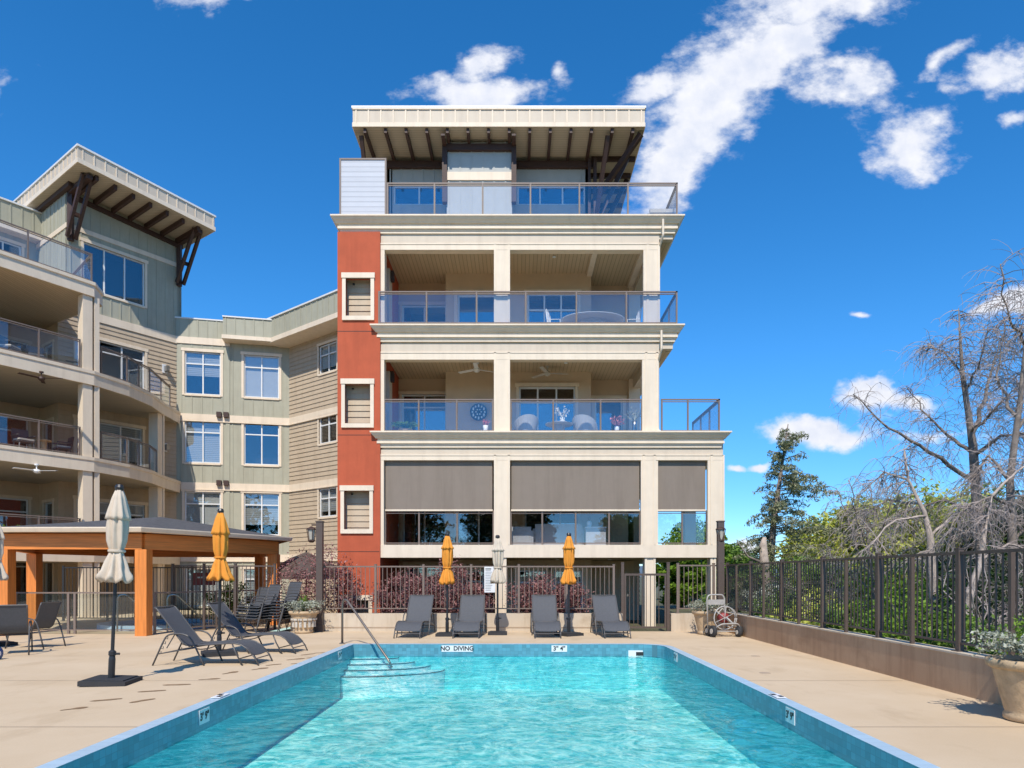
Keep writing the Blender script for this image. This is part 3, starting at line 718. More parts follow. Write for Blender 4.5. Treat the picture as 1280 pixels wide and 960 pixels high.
bays(F1, C2, [(0,.15,1.70,F1+.05,F1+2.1,dict(cols=2,transom=0,trim=.08,name='balcony_door')),(2,.4,1.9,F1+.05,F1+2.1,dict(cols=2,transom=0,trim=.1)),(2,2.75,4.6,F1+.05,F1+2.1,dict(cols=3,transom=0,trim=.08,name='balcony_door'))], xr=4.0)
bays(-.05, C1, [(0,.3,1.6,.05,1.9,dict(cols=2,transom=0,name='ground_door')),(2,2.5,3.5,.05,1.75,dict(cols=2,transom=.25,name='ground_window')),(2,3.75,4.75,.05,1.75,dict(cols=2,transom=.25,name='ground_window')),(2,.6,2.0,.2,1.75,dict(cols=2,transom=.25,name='ground_window'))], xr=4.2)
# ceiling beam of the upper balcony, left side pilaster with its lantern
mb = MB(); mb.box(2.40,2.58,D+.25,23.7,C4-.10,C4-.003); mb.box(3.95,4.15,D+.3,24.6,C4-.13,C4-.003); mb.build('ceiling_beam', M['cream'], BLD)
mb = MB()
for (z0,z1) in ((F3,F3+2.35),(F2,F2+2.3)): mb.box(XL+.001,XL+.10,22.2,22.7,z0,z1)
mb.build('side_pilaster', M['fascia'], BLD)
# block behind the balconies, side walls and roof
mb = MB(); W = Wall((4.40,24.7),(4.40,34)); W.lap(mb, 0, W.len, -.05, 12.0, [], t=.2); W = Wall((-5.4,34),(-5.4,25)); W.plain(mb, 0, W.len, -.05, 12, t=.2); W = Wall((4.4,34),(-5.4,34)); W.plain(mb, 0, W.len, -.05, 12, t=.2)
mb.build('side_wall', M['siding'], BLD)
# maroon panel by the gate at ground level, and inner partition
mb = MB(); mb.box(fx(823),4.62,23.2,23.3,-.05,C1); mb.build('maroon_panel', M['red'], BLD)
# roller screens of the first floor
for (xa,xb) in ((480,616.5),(638,801),(821,884)):
    mb = MB(); mb.box(fx(xa)+.03,fx(xb)-.03,D+.10,D+.115,fz(636.5),fz(576)); s_ = mb.build('roller_screen', M['screen'], BLD)
    mb = MB(); mb.box(fx(xa)+.02,fx(xb)-.02,D+.09,D+.125,fz(638.5),fz(636.4)); mb.build('hem_bar', M['cream'], s_)
# railings
def facade_rail(xs, pz0, pz1, y=D+.02, ret=None, retlen=0, left=None):
    path = [(xs[0],y),(xs[-1],y)]; posts = [[x-xs[0] for x in xs[1:-1]]]
    if retlen: path.append((xs[-1],y+retlen)); posts.append([retlen*i/3 for i in (1,2)])
    if left: path.insert(0,(xs[0],y+left)); posts.insert(0,[left/2])
    return railing(BLD, path, pz0, pz1, posts)
facade_rail([fx(p) for p in (480.5,523,571,616.5)], fz(682), fz(637.5), D+.16)
facade_rail([fx(p) for p in (638.5,678,720,762,801)], fz(682), fz(637.5), D+.16)
facade_rail([fx(p) for p in (821,854,885)], fz(682), fz(637.5), D+.16)
facade_rail([fx(p) for p in (480.5,523.5,571,616)], fz(542), fz(499), D+.0)
facade_rail([fx(p) for p in (638.5,691.5,750.6,802)], fz(542), fz(499), D+.0)
facade_rail([fx(p) for p in (827,859.5,898.5)], fz(542), fz(499), D-.02, retlen=3.2)
facade_rail([fx(p) for p in (475,534,596,657,720,782,844.5)], fz(409), fz(366.5), D-.13, retlen=3.2)
facade_rail([fx(p) for p in (485,543.5,603.5,663,724,784.5,845.5)], fz(273), fz(230), D-.05, retlen=9)
# frosted privacy screen at the roof terrace corner
f = MB(); xa, xb, z0, z1 = fx(425), fx(484), fz(273), fz(199.5)
for x in (xa, xb-.06): f.box(x,x+.05,D-.075,D-.025,z0,z1)
f.box(xa,xb-.01,D-.077,D-.023,z1-.05,z1-.001)
f.box(xa,xb-.01,D-.07,D-.03,z0+.03,z0+.06)
fr = f.build('privacy_screen', M['rail'], BLD)
mb = MB(); mb.box(xa+.05,xb-.06,D-.055,D-.045,z0+.06,z1-.06); mb.build('frosted_panel', M['frost'], fr)
mb = MB(); mb.box(xa+.05,xa+.055,D-.02,24,z0+.06,z1-.06); mb.build('frosted_panel', M['frost'], fr)
# penthouse
PB = 26.35; PC = 25.3; zc = 17.45
xl, xr_ = gx(484,PB), gx(738,PB); c0, c1 = gx(558.5,PC), gx(640,PC)
Wl = Wall((xl,PB),(c0,PB)); Wc = Wall((c0,PC),(c1,PC)); Wr = Wall((c1,PB),(xr_,PB)); Wx = Wall((xr_,PB),(xr_,34)); Wy = Wall((xl,34),(xl,PB))
zt_ = EYE+(CY-221)*PC/F
mb = MB(); Wc.batten(mb, 0, Wc.len, zt_+.15, zc+.18, [], pitch=.42, off=.05)
Wc.batten(mb, 0, Wc.len, F4, zt_-.15, [(.42,2.02,F4+.15,F4+1.35)], pitch=.42, off=.05)
for a in ((c0+.001,c0+.2),(c1-.2,c1-.001)): mb.box(a[0],a[1],PC+.2,PB,F4,zc+.15)
hw = [(.25,Wl.len-.2,EYE+(CY-256)*PB/F,EYE+(CY-232)*PB/F)]; hr = [(.2,Wr.len-.2,EYE+(CY-256)*PB/F,EYE+(CY-232)*PB/F)]
Wl.batten(mb, 0, Wl.len, F4, zc, hw, pitch=.42); Wr.batten(mb, 0, Wr.len, F4, zc, hr, pitch=.42); Wx.plain(mb, 0, Wx.len, F4, zc); Wy.plain(mb, 0, Wy.len, F4, zc)
mb.build('penthouse_wall', M['slate'], BLD)
mb = MB(); Wc.box(mb, -.01, Wc.len+.01, zt_-.15, zt_+.15, -.1, .05); mb.build('penthouse_band', M['cream'], BLD)
window(Wc, BLD, .42, 2.02, F4+.15, F4+1.35, cols=2, transom=0)
window(Wl, BLD, *hw[0], cols=2, transom=0, trim=.0, name='clerestory_window'); window(Wr, BLD, *hr[0], cols=3, transom=0, trim=.0, name='clerestory_window')
# roof slab with fascia, soffit boards, timber rafters and brackets
RY0 = 24.5; rx0, rx1 = gx(441,RY0), gx(806,RY0); zb = EYE+(CY-159)*RY0/F; ztp = EYE+(CY-133)*RY0/F
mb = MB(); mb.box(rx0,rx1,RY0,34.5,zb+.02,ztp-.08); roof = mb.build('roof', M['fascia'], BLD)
mb = MB(); mb.box(rx0-.04,rx1+.04,RY0-.04,34.6,ztp-.08,ztp); mb.build('roof_cap', M['roofcap'], roof)
mb = MB(); k = rx0+.1
while k < rx1-.1: mb.box(k,k+.045,RY0-.022,RY0-.0,zb+.16,ztp-.09); k += .445
mb.box(rx0-.01,rx1+.01,RY0-.03,RY0-.001,zb,zb+.15); mb.box(rx1,rx1+.02,RY0,34.5,zb,zb+.15); mb.box(rx0-.02,rx0,RY0,34.5,zb,zb+.15)
mb.box(rx0,rx1,RY0-.035,RY0-.002,ztp-.13,ztp-.082)
mb.build('roof_fascia_trim', M['cream'], roof)
mb = MB(); mb.box(rx0+.01,rx1-.01,RY0+.01,34.4,zb-.0,zb+.018); mb.build('roof_soffit', M['soffit_y'], roof)
mb = MB(); n_ = 14
for i in range(n_):
    x = rx0+.42+i*(rx1-rx0-.84)/(n_-1); y1 = PC if c0 < x < c1 else PB
    mb.box(x-.05,x+.05,RY0+.06,y1,zb-.17,zb-.002)
for x in (c0-.07, c1+.07): mb.box(x-.07,x+.07,RY0+.1,PB,zb-.24,zb-.171); mb.box(x-.09,x+.09,PC-.12,PC+.1,zb-2.3,zb-.2)
mb.box(xl-.2,c0,PB-.16,PB-.001,zb-.42,zb-.171); mb.box(c1,xr_+.1,PB-.16,PB-.001,zb-.42,zb-.171); mb.box(c0,c1,PC-.14,PC-.003,zb-.40,zb-.171)
mb.build('rafters', M['wood'], roof)
def bracket(x, dx):
    b = MB(); b.box(x-.06,x+.06,PB-.35,PB-.2,F4+1.2,zb-.18); b.beam((x-.0,PB-.3,F4+2.3),(x+dx*.25,RY0+.25,zb-.15),.13,.16); b.beam((x,PB-.3,F4+2.3),(x+dx,PB-.3,zb-.15),.13,.16)
    b.beam((x-.22,PB-.3,F4+1.2),(x-.22,PB-.3,zb-.18),.1,.1); return b.build('timber_bracket', M['wood'], BLD)
bracket(gx(742,PB)+.02, 1.25); bracket(gx(466,PB), -.3)
b = MB(); b.beam((xr_+.2,27.6,F4+2.1),(rx1-.15,27.6,zb-.1),.14,.18); b.beam((xr_+.05,PB-.1,F4+3.2),(rx1-.1,RY0+.2,zb-.12),.14,.2)
b.build('side_brace', M['wood'], roof)
for y in (26.2,27.3,28.4,29.5,30.6): b = MB(); b.box(xr_+.02,rx1-.05,y,y+.11,zb-.17,zb-.003); b.build('side_rafter', M['wood'], roof)
# downpipes
b = MB(); b.tube(rounded([(fx(826.5),D-.27,fz(280)),(fx(826.5),D-.27,fz(300)),(fx(823.5),D+.1,fz(312)),(fx(823.5),D+.1,fz(345))],.06), .035, 6); b.build('downpipe', M['cream'], BLD); b = MB()
b.tube(rounded([(fx(824.5),D-.27,fz(417)),(fx(824.5),D-.27,fz(440)),(fx(822.5),D+.0,fz(452)),(fx(822.5),D+.0,fz(538)),(fx(826),D-.1,fz(541))],.06), .035, 6)
b.build('downpipe', M['cream'], BLD)
# lanterns and spots on the balconies
for z in (F3+2.0,F2+2.0): b = MB(); b.box(XL+.1,XL+.22,22.35,22.5,z,z+.3); b.box(XL+.05,XL+.2,22.4,22.45,z+.301,z+.36); b.build('balcony_lantern', M['wood'], BLD)
for (x,y,z) in ((1.2,22.4,C4-.02),(1.6,22.6,C3-.02),(-1.2,22.4,C1-.01),(1.3,22.3,C1-.01),(3.0,22.3,C1-.01)): b = MB(); b.lathe([(.06,0),(.06,.02),(.05,.021)], (x,y,z-.02), 12); b.build('recessed_downlight', M['white'], BLD)

# ------------------------------------------------------------------ curved left wing
WG = empty('apartment_wing', (-16.3,32.6,0), 0, 'sage and tan faceted apartment wing curving round the left of the pool', 'building')
G0, G1, G2, G3 = (-19.27,28.6), (-16.3,32.6), (-11.26,33.7), (-6.3,29.8)
WGa, WGr, WSi = Wall(G0,G1), Wall(G1,G2), Wall(G2,G3)
FL = (2.6, 6.04, 9.33); TOP = 13.0
bl = ['shade','blind','blind',None,'blind','shade','shade','blind','blind']
# green section
h = []; bi = 0
for f in FL:
    for (pa,pb) in ((231,276),(305,349)): h.append((WGr.s_at(pa),WGr.s_at(pb),f+.95,f+3.0))
for (a,b) in ((WGr.s_at(232),WGr.s_at(276)),(WGr.s_at(305),WGr.s_at(349))): h.append((a,b,.1,1.9))
mb = MB(); L_ = WGr.len; sm = WGr.s_at(285)
for (z0,z1) in ((-.05,FL[0]-.32),(FL[0]+.0,FL[1]-.32),(FL[1],FL[2]-.32),(FL[2],TOP-.0)):
    WGr.batten(mb, .0, L_, z0, z1, h, pitch=.46, off=.2); 
WGr.plain(mb, 0, L_, TOP, TOP+.3, t=.2); mb.build('board_wall', M['green'], WG)
mb = MB()
WGr.box(mb, sm-.09, sm+.09, FL[0], FL[1]-.32, 0, .035); WGr.box(mb, sm-.09, sm+.09, FL[1], FL[2]-.32, 0, .035); WGr.box(mb, sm-.09, sm+.09, FL[2], TOP-.33, 0, .035)
mb.build('corner_board', M['green'], WG)
mb = MB()
for W in (WGr, WSi):
    for f in FL: mb = MB(); W.box(mb, -.02, W.len-.0, f-.32, f, -.05, .045); W.box(mb, -.02, W.len, f-.36, f-.32, -.05, .075); mb.build('belt_course', M['cream'], WG)
mb = MB(); WGr.box(mb, 0, sm+.1, TOP-.32, TOP, -.0, .05); mb.build('belt_course', M['cream'], WG)
bi = 0
for (a0,a1,z0,z1) in h:
    window(WGr, WG, a0,a1,z0,z1, cols=2, transom=.28, blind=bl[bi%len(bl)], bl_to=(.0,.25,.0,0,.45,.0)[bi%6]); bi += 1
# parapet boxes
mb = MB(); WGr.batten(mb, 0, sm-.1, TOP, TOP+.86, pitch=.42, t=.15, o=.03); WGr.batten(mb, sm-.1, L_-.4, TOP, TOP+.86, pitch=.42, t=.9, o=.65)
WSi.batten(mb, -.25, WSi.len, TOP, TOP+.95, pitch=.42, t=1.2, o=1.0); mb.build('parapet', M['green'], WG)
mb = MB(); WGr.box(mb, sm-.15, L_-.35, TOP-.16, TOP+.02, -.1, .70); WSi.box(mb, -.3, WSi.len, TOP-.20, TOP+.02, -.1, 1.05); mb.build('parapet_trim', M['cream'], WG)
mb = MB(); WGr.box(mb, -.05, sm-.08, TOP+.86, TOP+.92, -.2, .07); WGr.box(mb, sm-.12, L_-.35, TOP+.861, TOP+.921, -.2, .70); WSi.box(mb, -.3, WSi.len, TOP+.95, TOP+1.02, -.3, 1.06); mb.build('parapet_cap', M['roofcap'], WG)
# siding section
hs = []
for f in FL: hs.append((WSi.s_at(399),WSi.s_at(399)+1.35,f+1.72,f+3.05))
mb = MB()
for (z0,z1) in ((-.05,FL[0]-.36),(FL[0],FL[1]-.36),(FL[1],FL[2]-.36),(FL[2],TOP-.2)): WSi.lap(mb, .0, WSi.len, z0, z1, hs, pitch=.21)
mb.build('lap_siding_wall', M['siding'], WG)
for q, (a0,a1,z0,z1) in enumerate(hs): window(WSi, WG, a0,a1,z0,z1, cols=2, transom=.35, trim=.09, blind=('blind',None,'shade')[q], bl_to=.2)
# gable wall: siding below, boards above
uppr = [(WGa.s_at(104.5), WGa.s_at(181), 13.95, 15.95)]
low = [(WGa.s_at(124),WGa.s_at(181),FL[2]+.45,FL[2]+2.55),(WGa.s_at(124),WGa.s_at(178),FL[1]+.05,FL[1]+2.25),(WGa.s_at(124),WGa.s_at(181),FL[0]+.05,FL[0]+2.2)]
for f in FL: low.append((WGa.s_at(95.5),WGa.s_at(104),f+.1,f+2.25))
mb = MB()
for (z0,z1) in ((-.05,FL[0]-.3),(FL[0]-.3,FL[1]-.3),(FL[1]-.3,FL[2]-.3),(FL[2]-.3,TOP-.35)): WGa.lap(mb, 0, WGa.len, z0, z1, low, pitch=.2)
mb.build('lap_siding_wall', M['siding'], WG)
mb = MB(); WGa.batten(mb, .35, WGa.len+.25, TOP-.0, 18.2, uppr, pitch=.40)
RL = Wall((WGa.P(.35,0)[0]+WGa.n.x*-7.5, WGa.P(.35,0)[1]+WGa.n.y*-7.5), WGa.P(.35,0)); RL.batten(mb, 0, RL.len-.001, TOP-.3, 18.3, pitch=.40)
RR = Wall(WGa.P(WGa.len+.25,0), WGa.P(WGa.len+.25,0,-7.5)); RR.plain(mb, 0, RR.len, TOP, 18)
mb.build('gable_wall', M['green'], WG)
mb = MB(); WGa.box(mb, .0, WGa.len+.02, TOP-.35, TOP, -.05, .05); mb.build('belt_course', M['cream'], WG)
mb = MB(); WGa.box(mb, .3, WGa.len+.3, 16.3, 16.5, -.03, .04); RL.box(mb, 0, RL.len+.04, 16.3, 16.5, -.03, .041); mb.build('belt_course', M['cream'], WG)
for f in FL[1:]: mb = MB(); WGa.box(mb, WGa.s_at(205), WGa.len, f-.3, f, -.03, .045); mb.build('belt_course', M['cream'], WG)
window(WGa, WG, *uppr[0], cols=3, transom=0)
for q, w in enumerate(low):
    if q < 3: window(WGa, WG, *w, cols=2, transom=.22, blind=(None,'blind','shade')[q], bl_to=(0,.3,.75)[q], inter='dark')
    else: window(WGa, WG, *w, cols=1, transom=.25, blind='blind', bl_to=.5)
# shed roof of the gable block
def gp(a, o, z): return WGa.P(a, z, o)
ra0, ra1, ro0, ro1 = -.10, WGa.len+.62, -7.5, 2.3
def zr(a): return 18.72-.42*(a-ra0)/(ra1-ra0)
def slab(mb, a0,a1,o0,o1,d0,d1):
    v = [gp(a,o,zr(a)-dz) for dz in (d1,d0) for (a,o) in ((a0,o1),(a1,o1),(a1,o0),(a0,o0))]
    mb.add(v, [(0,3,2,1),(4,5,6,7),(0,1,5,4),(1,2,6,5),(2,3,7,6),(3,0,4,7)])
mb = MB(); slab(mb, ra0,ra1,ro0,ro1,.08,.70); rf = mb.build('roof', M['fascia'], WG)
mb = MB(); slab(mb, ra0-.05,ra1+.05,ro0,ro1+.05,.0,.079); mb.build('roof_cap', M['roofcap'], rf)
mb = MB(); k = ra0+.15
while k < ra1: slab(mb, k,k+.045,ro1,ro1+.022,.1,.55); k += .42
k = ro1-.2
while k > ro0: slab(mb, ra0-.022,ra0,k,k+.045,.1,.55); k -= .42
slab(mb, ra0-.03,ra1+.03,ro1,ro1+.035,.54,.72); slab(mb, ra0-.035,ra0,ro0,ro1,.54,.72); slab(mb, ra1,ra1+.03,ro0,ro1,.54,.72)
mb.build('roof_fascia_trim', M['cream'], rf)
mb = MB(); slab(mb, ra0+.01,ra1-.01,ro0,ro1-.01,.70,.715); mb.build('roof_soffit', M['soffit_y'], rf)
mb = MB()
for i in range(7): k = .7+i*(WGa.len-.7)/6; slab(mb, k-.06,k+.06,.0,ro1-.25,.715,.92)
slab(mb, .35,WGa.len+.25,.0,.14,.92,1.1); slab(mb, .18,.34,ro0,.6,.715,.9); mb.build('rafters', M['wood'], rf)
for (a, dz) in ((.45,0),(WGa.len+.1,0)):
    b = MB(); z1 = zr(a)-.93
    b.beam(gp(a,.09,z1-2.0),gp(a,.09,z1+.2),.2,.16); b.beam(gp(a-.16,.16,z1-1.9),gp(a-.16,1.75,z1+.18),.12,.16); b.beam(gp(a+.16,.16,z1-1.9),gp(a+.16,1.75,z1+.18),.12,.16); b.beam(gp(a,.1,z1+.05),gp(a,2.0,z1+.05),.2,.18); b.beam(gp(a-.2,.6,z1-1.05),gp(a+.2,.6,z1-1.05),.14,.14)
    b.build('timber_bracket', M['wood'], WG)
# wall left of the gable: recess wall with doors, and roof terrace wall
K0 = Vector(G0); K1 = K0+Vector((-.804,.595))*2.0; K2 = K1+Vector((-.595,-.804))*9
WR1, WR2 = Wall(K1,K0), Wall(K2,K1)
for f, c in ((.25,2.0),(FL[0],FL[1]-.42),(FL[1],FL[2]-.42),(FL[2],12.15)):
    for (W, hh, kw_) in ((WR1,[(.55,1.5,f+.05,f+2.1)],dict(cols=1,transom=0,name='balcony_door')),(WR2,[(W_a,W_a+2.3,f+.05,f+2.25) for W_a in (6.3,3.2)],dict(cols=2,transom=.25,name='balcony_door'))):
        mb = MB(); W.plain(mb, 0, W.len, f-.3, c+.42, hh, t=.15); mb.build('balcony_wall', M['taupe'], WG)
        for q in hh: window(W, WG, *q, trim=.09, **kw_)
TW0 = Vector(WGa.P(.35,0)[:2])+Vector((-.804,.595))*3.3; TW1 = TW0+Vector((-.595,-.804))*8; WT = Wall(TW1,TW0)
mb = MB(); WT.batten(mb, 0, WT.len, 12.6, 17.0, [(5.4,7.4,14.6,16.2)], pitch=.42); WT.batten(mb, 0, WT.len+.4, 16.75, 17.75, pitch=.42, t=.7, o=.5); mb.build('terrace_wall', M['green'], WG)
mb = MB(); WT.box(mb, 0, WT.len+.45, 16.55, 16.75, -.1, .55); mb.build('parapet_trim', M['cream'], WG)
mb = MB(); WT.box(mb, 0, WT.len+.45, 17.75, 17.82, -.3, .56); mb.build('parapet_cap', M['roofcap'], WG)
window(WT, WG, 5.4,7.4,14.6,16.2, cols=3, transom=0)
# wing balconies
B = Vector((-16.15,26.0)); A0 = B-Vector((.536,.844))*9; C = Vector((-15.96,30.8))
WAB, WBC = Wall(A0,B), Wall(B,C)
back = [tuple(K0), tuple(K1), tuple(K2)]
def arcpts(): return [tuple(B), (-15.72,27.6), (-15.66,29.2), tuple(C)]
for f in FL:
    poly = [tuple(A0)]+arcpts()+[G1, G0, tuple(K1+Vector((.3,-.2))), tuple(K2)]
    mb = MB(); mb.prism(poly, f-.50, f-.0); mb.build('floor_slab', M['fascia'], WG)
    mb = MB(); mb.sweep([tuple(A0)]+arcpts()+[(G1[0]+.2,G1[1]-.1)], [(-.02,f+.02),(.06,f+.02),(.06,f-.10),(.03,f-.12),(.03,f-.52),(-.02,f-.52)]); mb.build('slab_fascia', M['cream'], WG)
    mb = MB(); mb.prism(poly, f-.515, f-.501); mb.build('balcony_ceiling', M['soffit_y'], WG)
f = 12.7; B2 = B+Vector((.0,.0)); poly = [tuple(A0), tuple(B), (-16.4,26.9), G0, tuple(K1), tuple(K2)]
mb = MB(); mb.prism(poly, f-.50, f); mb.build('floor_slab', M['fascia'], WG)
mb = MB(); mb.prism(poly, f-.515, f-.501); mb.build('balcony_ceiling', M['soffit'], WG)
mb = MB(); mb.sweep([tuple(A0),tuple(B),(-16.4,26.9),G0], [(-.02,f+.02),(.08,f+.02),(.08,f-.10),(.03,f-.12),(.03,f-.52),(-.02,f-.52)]); mb.build('slab_fascia', M['cream'], WG)
for (z0,z1) in ((FL[0]-2.6,FL[0]-.5),(FL[0],FL[1]-.5),(FL[1],FL[2]-.5),(FL[2],12.2)):
    for (a0,a1,o0,o1) in ((WAB.len-.36,WAB.len-.02,-.42,-.04),(WAB.len+.06,WAB.len+.24,-.36,-.05)):
        mb = MB(); WAB.box(mb, a0,a1,z0,z1,o0,o1); mb.build('column', M['cream'], WG)
for (z0,z1) in ((0,FL[0]-.5),(FL[0],FL[1]-.5),(FL[1],FL[2]-.5)):
    mb = MB(); WBC.box(mb, WBC.len-.42,WBC.len-.05,z0,z1,-.45,-.04); WBC.box(mb, WBC.len-.02,WBC.len+.1,z0,z1,-.3,-.02); mb.build('column', M['cream'], WG)
def wp(W, px): return W.s_at(px)
for f in FL: railing(WG, [WAB.P(0,0,-.08)[:2], WAB.P(WAB.len-.45,0,-.08)[:2]], f, f+1.12, [[WAB.s_at(50)-.0, WAB.s_at(50)-1.75, WAB.s_at(50)-3.5, WAB.s_at(50)-5.2]])
f = 12.7; railing(WG, [WAB.P(0,0,-.05)[:2], WAB.P(WAB.len-.05,0,-.05)[:2], (-18.35,28.0)], f, f+1.12, [[WAB.s_at(36), WAB.s_at(36)-1.9, WAB.s_at(36)-3.8],[1.2]])
ap = arcpts()
for f in (FL[1],): railing(WG, [(p[0]-.08,p[1]) for p in [(B.x+.1,B.y+.45),ap[1],ap[2],(C.x,C.y-.5)]], f, f+1.12, [[],[.8],[]])
for f in (FL[0],): railing(WG, [(p[0]-.08,p[1]) for p in [(B.x+.1,B.y+.45),ap[1],ap[2],(C.x,C.y-.5)]], f, f+1.12, [[],[.8],[]])
f = FL[2]; railing(WG, [(p[0]-.08,p[1]) for p in [(B.x+.1,B.y+.45),ap[1],ap[2],(C.x,C.y-.1)]]+[(-16.3,32.0)], f, f+1.12, [[],[.8],[],[]])
# wall lights
for (W,px,z) in ((WGa,206,11.3),(WGa,206,7.6),(WGa,206,3.9)):
    a = W.s_at(px); l = MB(); W.box(l, a-.14,a+.1,z-.2,z+.2,.03,.06); b_ = l.build('light_mount', M['white'], WG); l = MB(); W.box(l, a-.05,a+.09,z-.13,z+.12,.06,.3); l.build('wall_light', M['steel'], b_)
for f in (FL[1],FL[2]):
    l = MB(); a = WGr.s_at(279); 
    for q in (-.16,.16): WGr.box(l, a+q-.11,a+q+.11,f-.12,f+.12,.03,.2)
    l.build('wall_vent', M['wood'], WG)
# ------------------------------------------------------------------ low walls and fences
MB = _MB
def thing_mesh(mb, name, m, label, cat, group=None, smooth=False):
    return tag(mb.build(name, M[m], None, smooth), label, cat, group)
WY = 19.1
r = empty('planter_wall', (0,WY,0), 0, 'stained pale concrete retaining wall running behind the poolside loungers', 'low wall')
mb = MB(); mb.box(-6.35,gx(778,WY),0,.26,-.05,.50); mb.build('concrete_wall', M['wallc'], r)
mb = MB(); mb.box(-6.36,gx(778,WY)+.002,-.012,.0,.10,.125); mb.build('form_line', M['joint'], r)
r = empty('planter_wall', (0,WY,0), 0, 'short pale concrete wall right of the gate, behind the hose cart', 'low wall')
mb = MB(); mb.box(gx(839,WY),5.78,0,.26,-.05,.50); mb.build('concrete_wall', M['wallc'], r)
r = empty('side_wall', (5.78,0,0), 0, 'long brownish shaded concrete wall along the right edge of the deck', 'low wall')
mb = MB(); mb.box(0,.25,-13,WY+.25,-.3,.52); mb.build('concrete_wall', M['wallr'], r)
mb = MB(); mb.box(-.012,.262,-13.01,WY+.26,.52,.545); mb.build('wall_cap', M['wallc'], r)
random.seed(11)
def fence(name, p0, p1, z0, z1, posts, label, gap=.115, zb=.62, skiprail=False, minor=(), bar=.016, post=.06, mt='rail', two=True):
    W = Wall(p0, p1); r = empty(name, (p0[0],p0[1],0), 0, label, 'fence'); base = Vector((p0[0],p0[1],0))
    def B(m, nm): m.v = [(x-base.x,y-base.y,z) for x,y,z in m.v]; return m.build(nm, M[mt], r)
    ps = sorted(posts)
    for a in ps:
        m = MB(); W.box(m, a-post/2,a+post/2,z0,z1+.04,-post/2,post/2); W.box(m, a-post/2-.008,a+post/2+.008,z1+.04,z1+.055,-post/2-.008,post/2+.008); W.box(m, a-.07,a+.07,z0,z0+.012,-.07,.07); B(m,'post')
    m = MB(); W.box(m, 0,W.len,z1-.035,z1+.005,-.022,.022); B(m,'top_rail')
    m = MB(); W.box(m, 0,W.len,zb,zb+.03,-.018,.018); B(m,'bottom_rail')
    for a in minor:
        m = MB(); W.box(m, a-.026,a+.026,z0,z1-.04,.02,.07); B(m,'stiffener_post')
    m = MB(); k = gap*.6
    while k < W.len-.02:
        if all(abs(k-a) > post*.75 for a in ps): W.box(m, k-bar/2,k+bar/2,zb+.03,z1-.035,-bar/2,bar/2)
        k += gap
    B(m,'baluster_panel'); return r
FY = WY+.13
def fxs(pxs, y, x0): return [gx(p,y)-x0 for p in pxs]
x0 = gx(469.6,FY); fence('metal_fence', (x0,FY), (gx(767,FY),FY), .50, 1.83, fxs((469.6,529.4,589,648.5,708,767),FY,x0), 'brown metal bar fence on the low wall behind the four loungers', gap=.125)  # rear sections get a lighter taupe, sunlit sheen put into the metal colour
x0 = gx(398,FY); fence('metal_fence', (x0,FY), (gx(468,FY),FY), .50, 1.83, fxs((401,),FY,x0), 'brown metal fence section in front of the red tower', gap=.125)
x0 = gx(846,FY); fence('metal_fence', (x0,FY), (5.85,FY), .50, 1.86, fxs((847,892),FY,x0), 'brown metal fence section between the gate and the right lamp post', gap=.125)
ps = [9.11+2.04*k for k in range(-4,5)]; ps = [FY-p for p in ps if FY-p > 0]
fence('metal_fence', (5.90,FY), (5.90,-8), .545, 1.87, [0.02]+ps, 'long brown metal fence coloured as if in shade, on the right side wall before the trees', gap=.118, zb=.64, mt='fence', minor=[p+1.02 for p in ps]+[ps[-1]-1.0 if ps else 1], post=.075, bar=.018)  # same metal as the rear fence, its shade put into a darker colour
# gate
r = empty('metal_gate', (gx(778,FY),FY,0), 0, 'brown metal bar gate with latch between the two low walls', 'gate')
gw = gx(835,FY)-gx(778,FY)
for x in (0, gw): m = MB(); m.box(x-.04,x+.04,-.04,.04,0,1.92); m.box(x-.048,x+.048,-.048,.048,1.92,1.94); m.build('post', M['fence'], r)
g = MB(); g.box(.05,gw-.05,-.02,.02,1.56,1.62); g.box(.05,gw-.05,-.02,.02,.08,.13); g.box(.05,.10,-.02,.02,.13,1.56); g.box(gw-.10,gw-.05,-.02,.02,.13,1.56)
k = .2
while k < gw-.15: g.box(k-.009,k+.009,-.009,.009,.13,1.56); k += .118
gl = g.build('gate_leaf', M['fence'], r)
m = MB(); m.lathe([(.0,0),(.035,.0),(.035,.05),(0,.05)], (gw-.12,-.07,1.22), 10); m.build('latch', M['steel'], gl)
m = MB(); m.lathe([(.0,0),(.03,.0),(.035,.05),(0,.06)], (.14,-.05,.98), 10); m.build('knob', M['steel'], gl)
# dark fences round the hot tub, left
x0 = -9.9; fence('metal_fence', (x0,19.6), (-6.95,19.6), .02, 1.85, [0,.9,1.8,2.93], 'dark metal fence behind the stacked chairs', gap=.12, zb=.1, mt='fence')
fence('metal_fence', (-15.5,23.3), (-9.6,23.3), .02, 1.85, [0,1.5,3,4.4,5.9], 'black metal fence behind the hot tub under the pergola', gap=.12, zb=.1, mt='black')
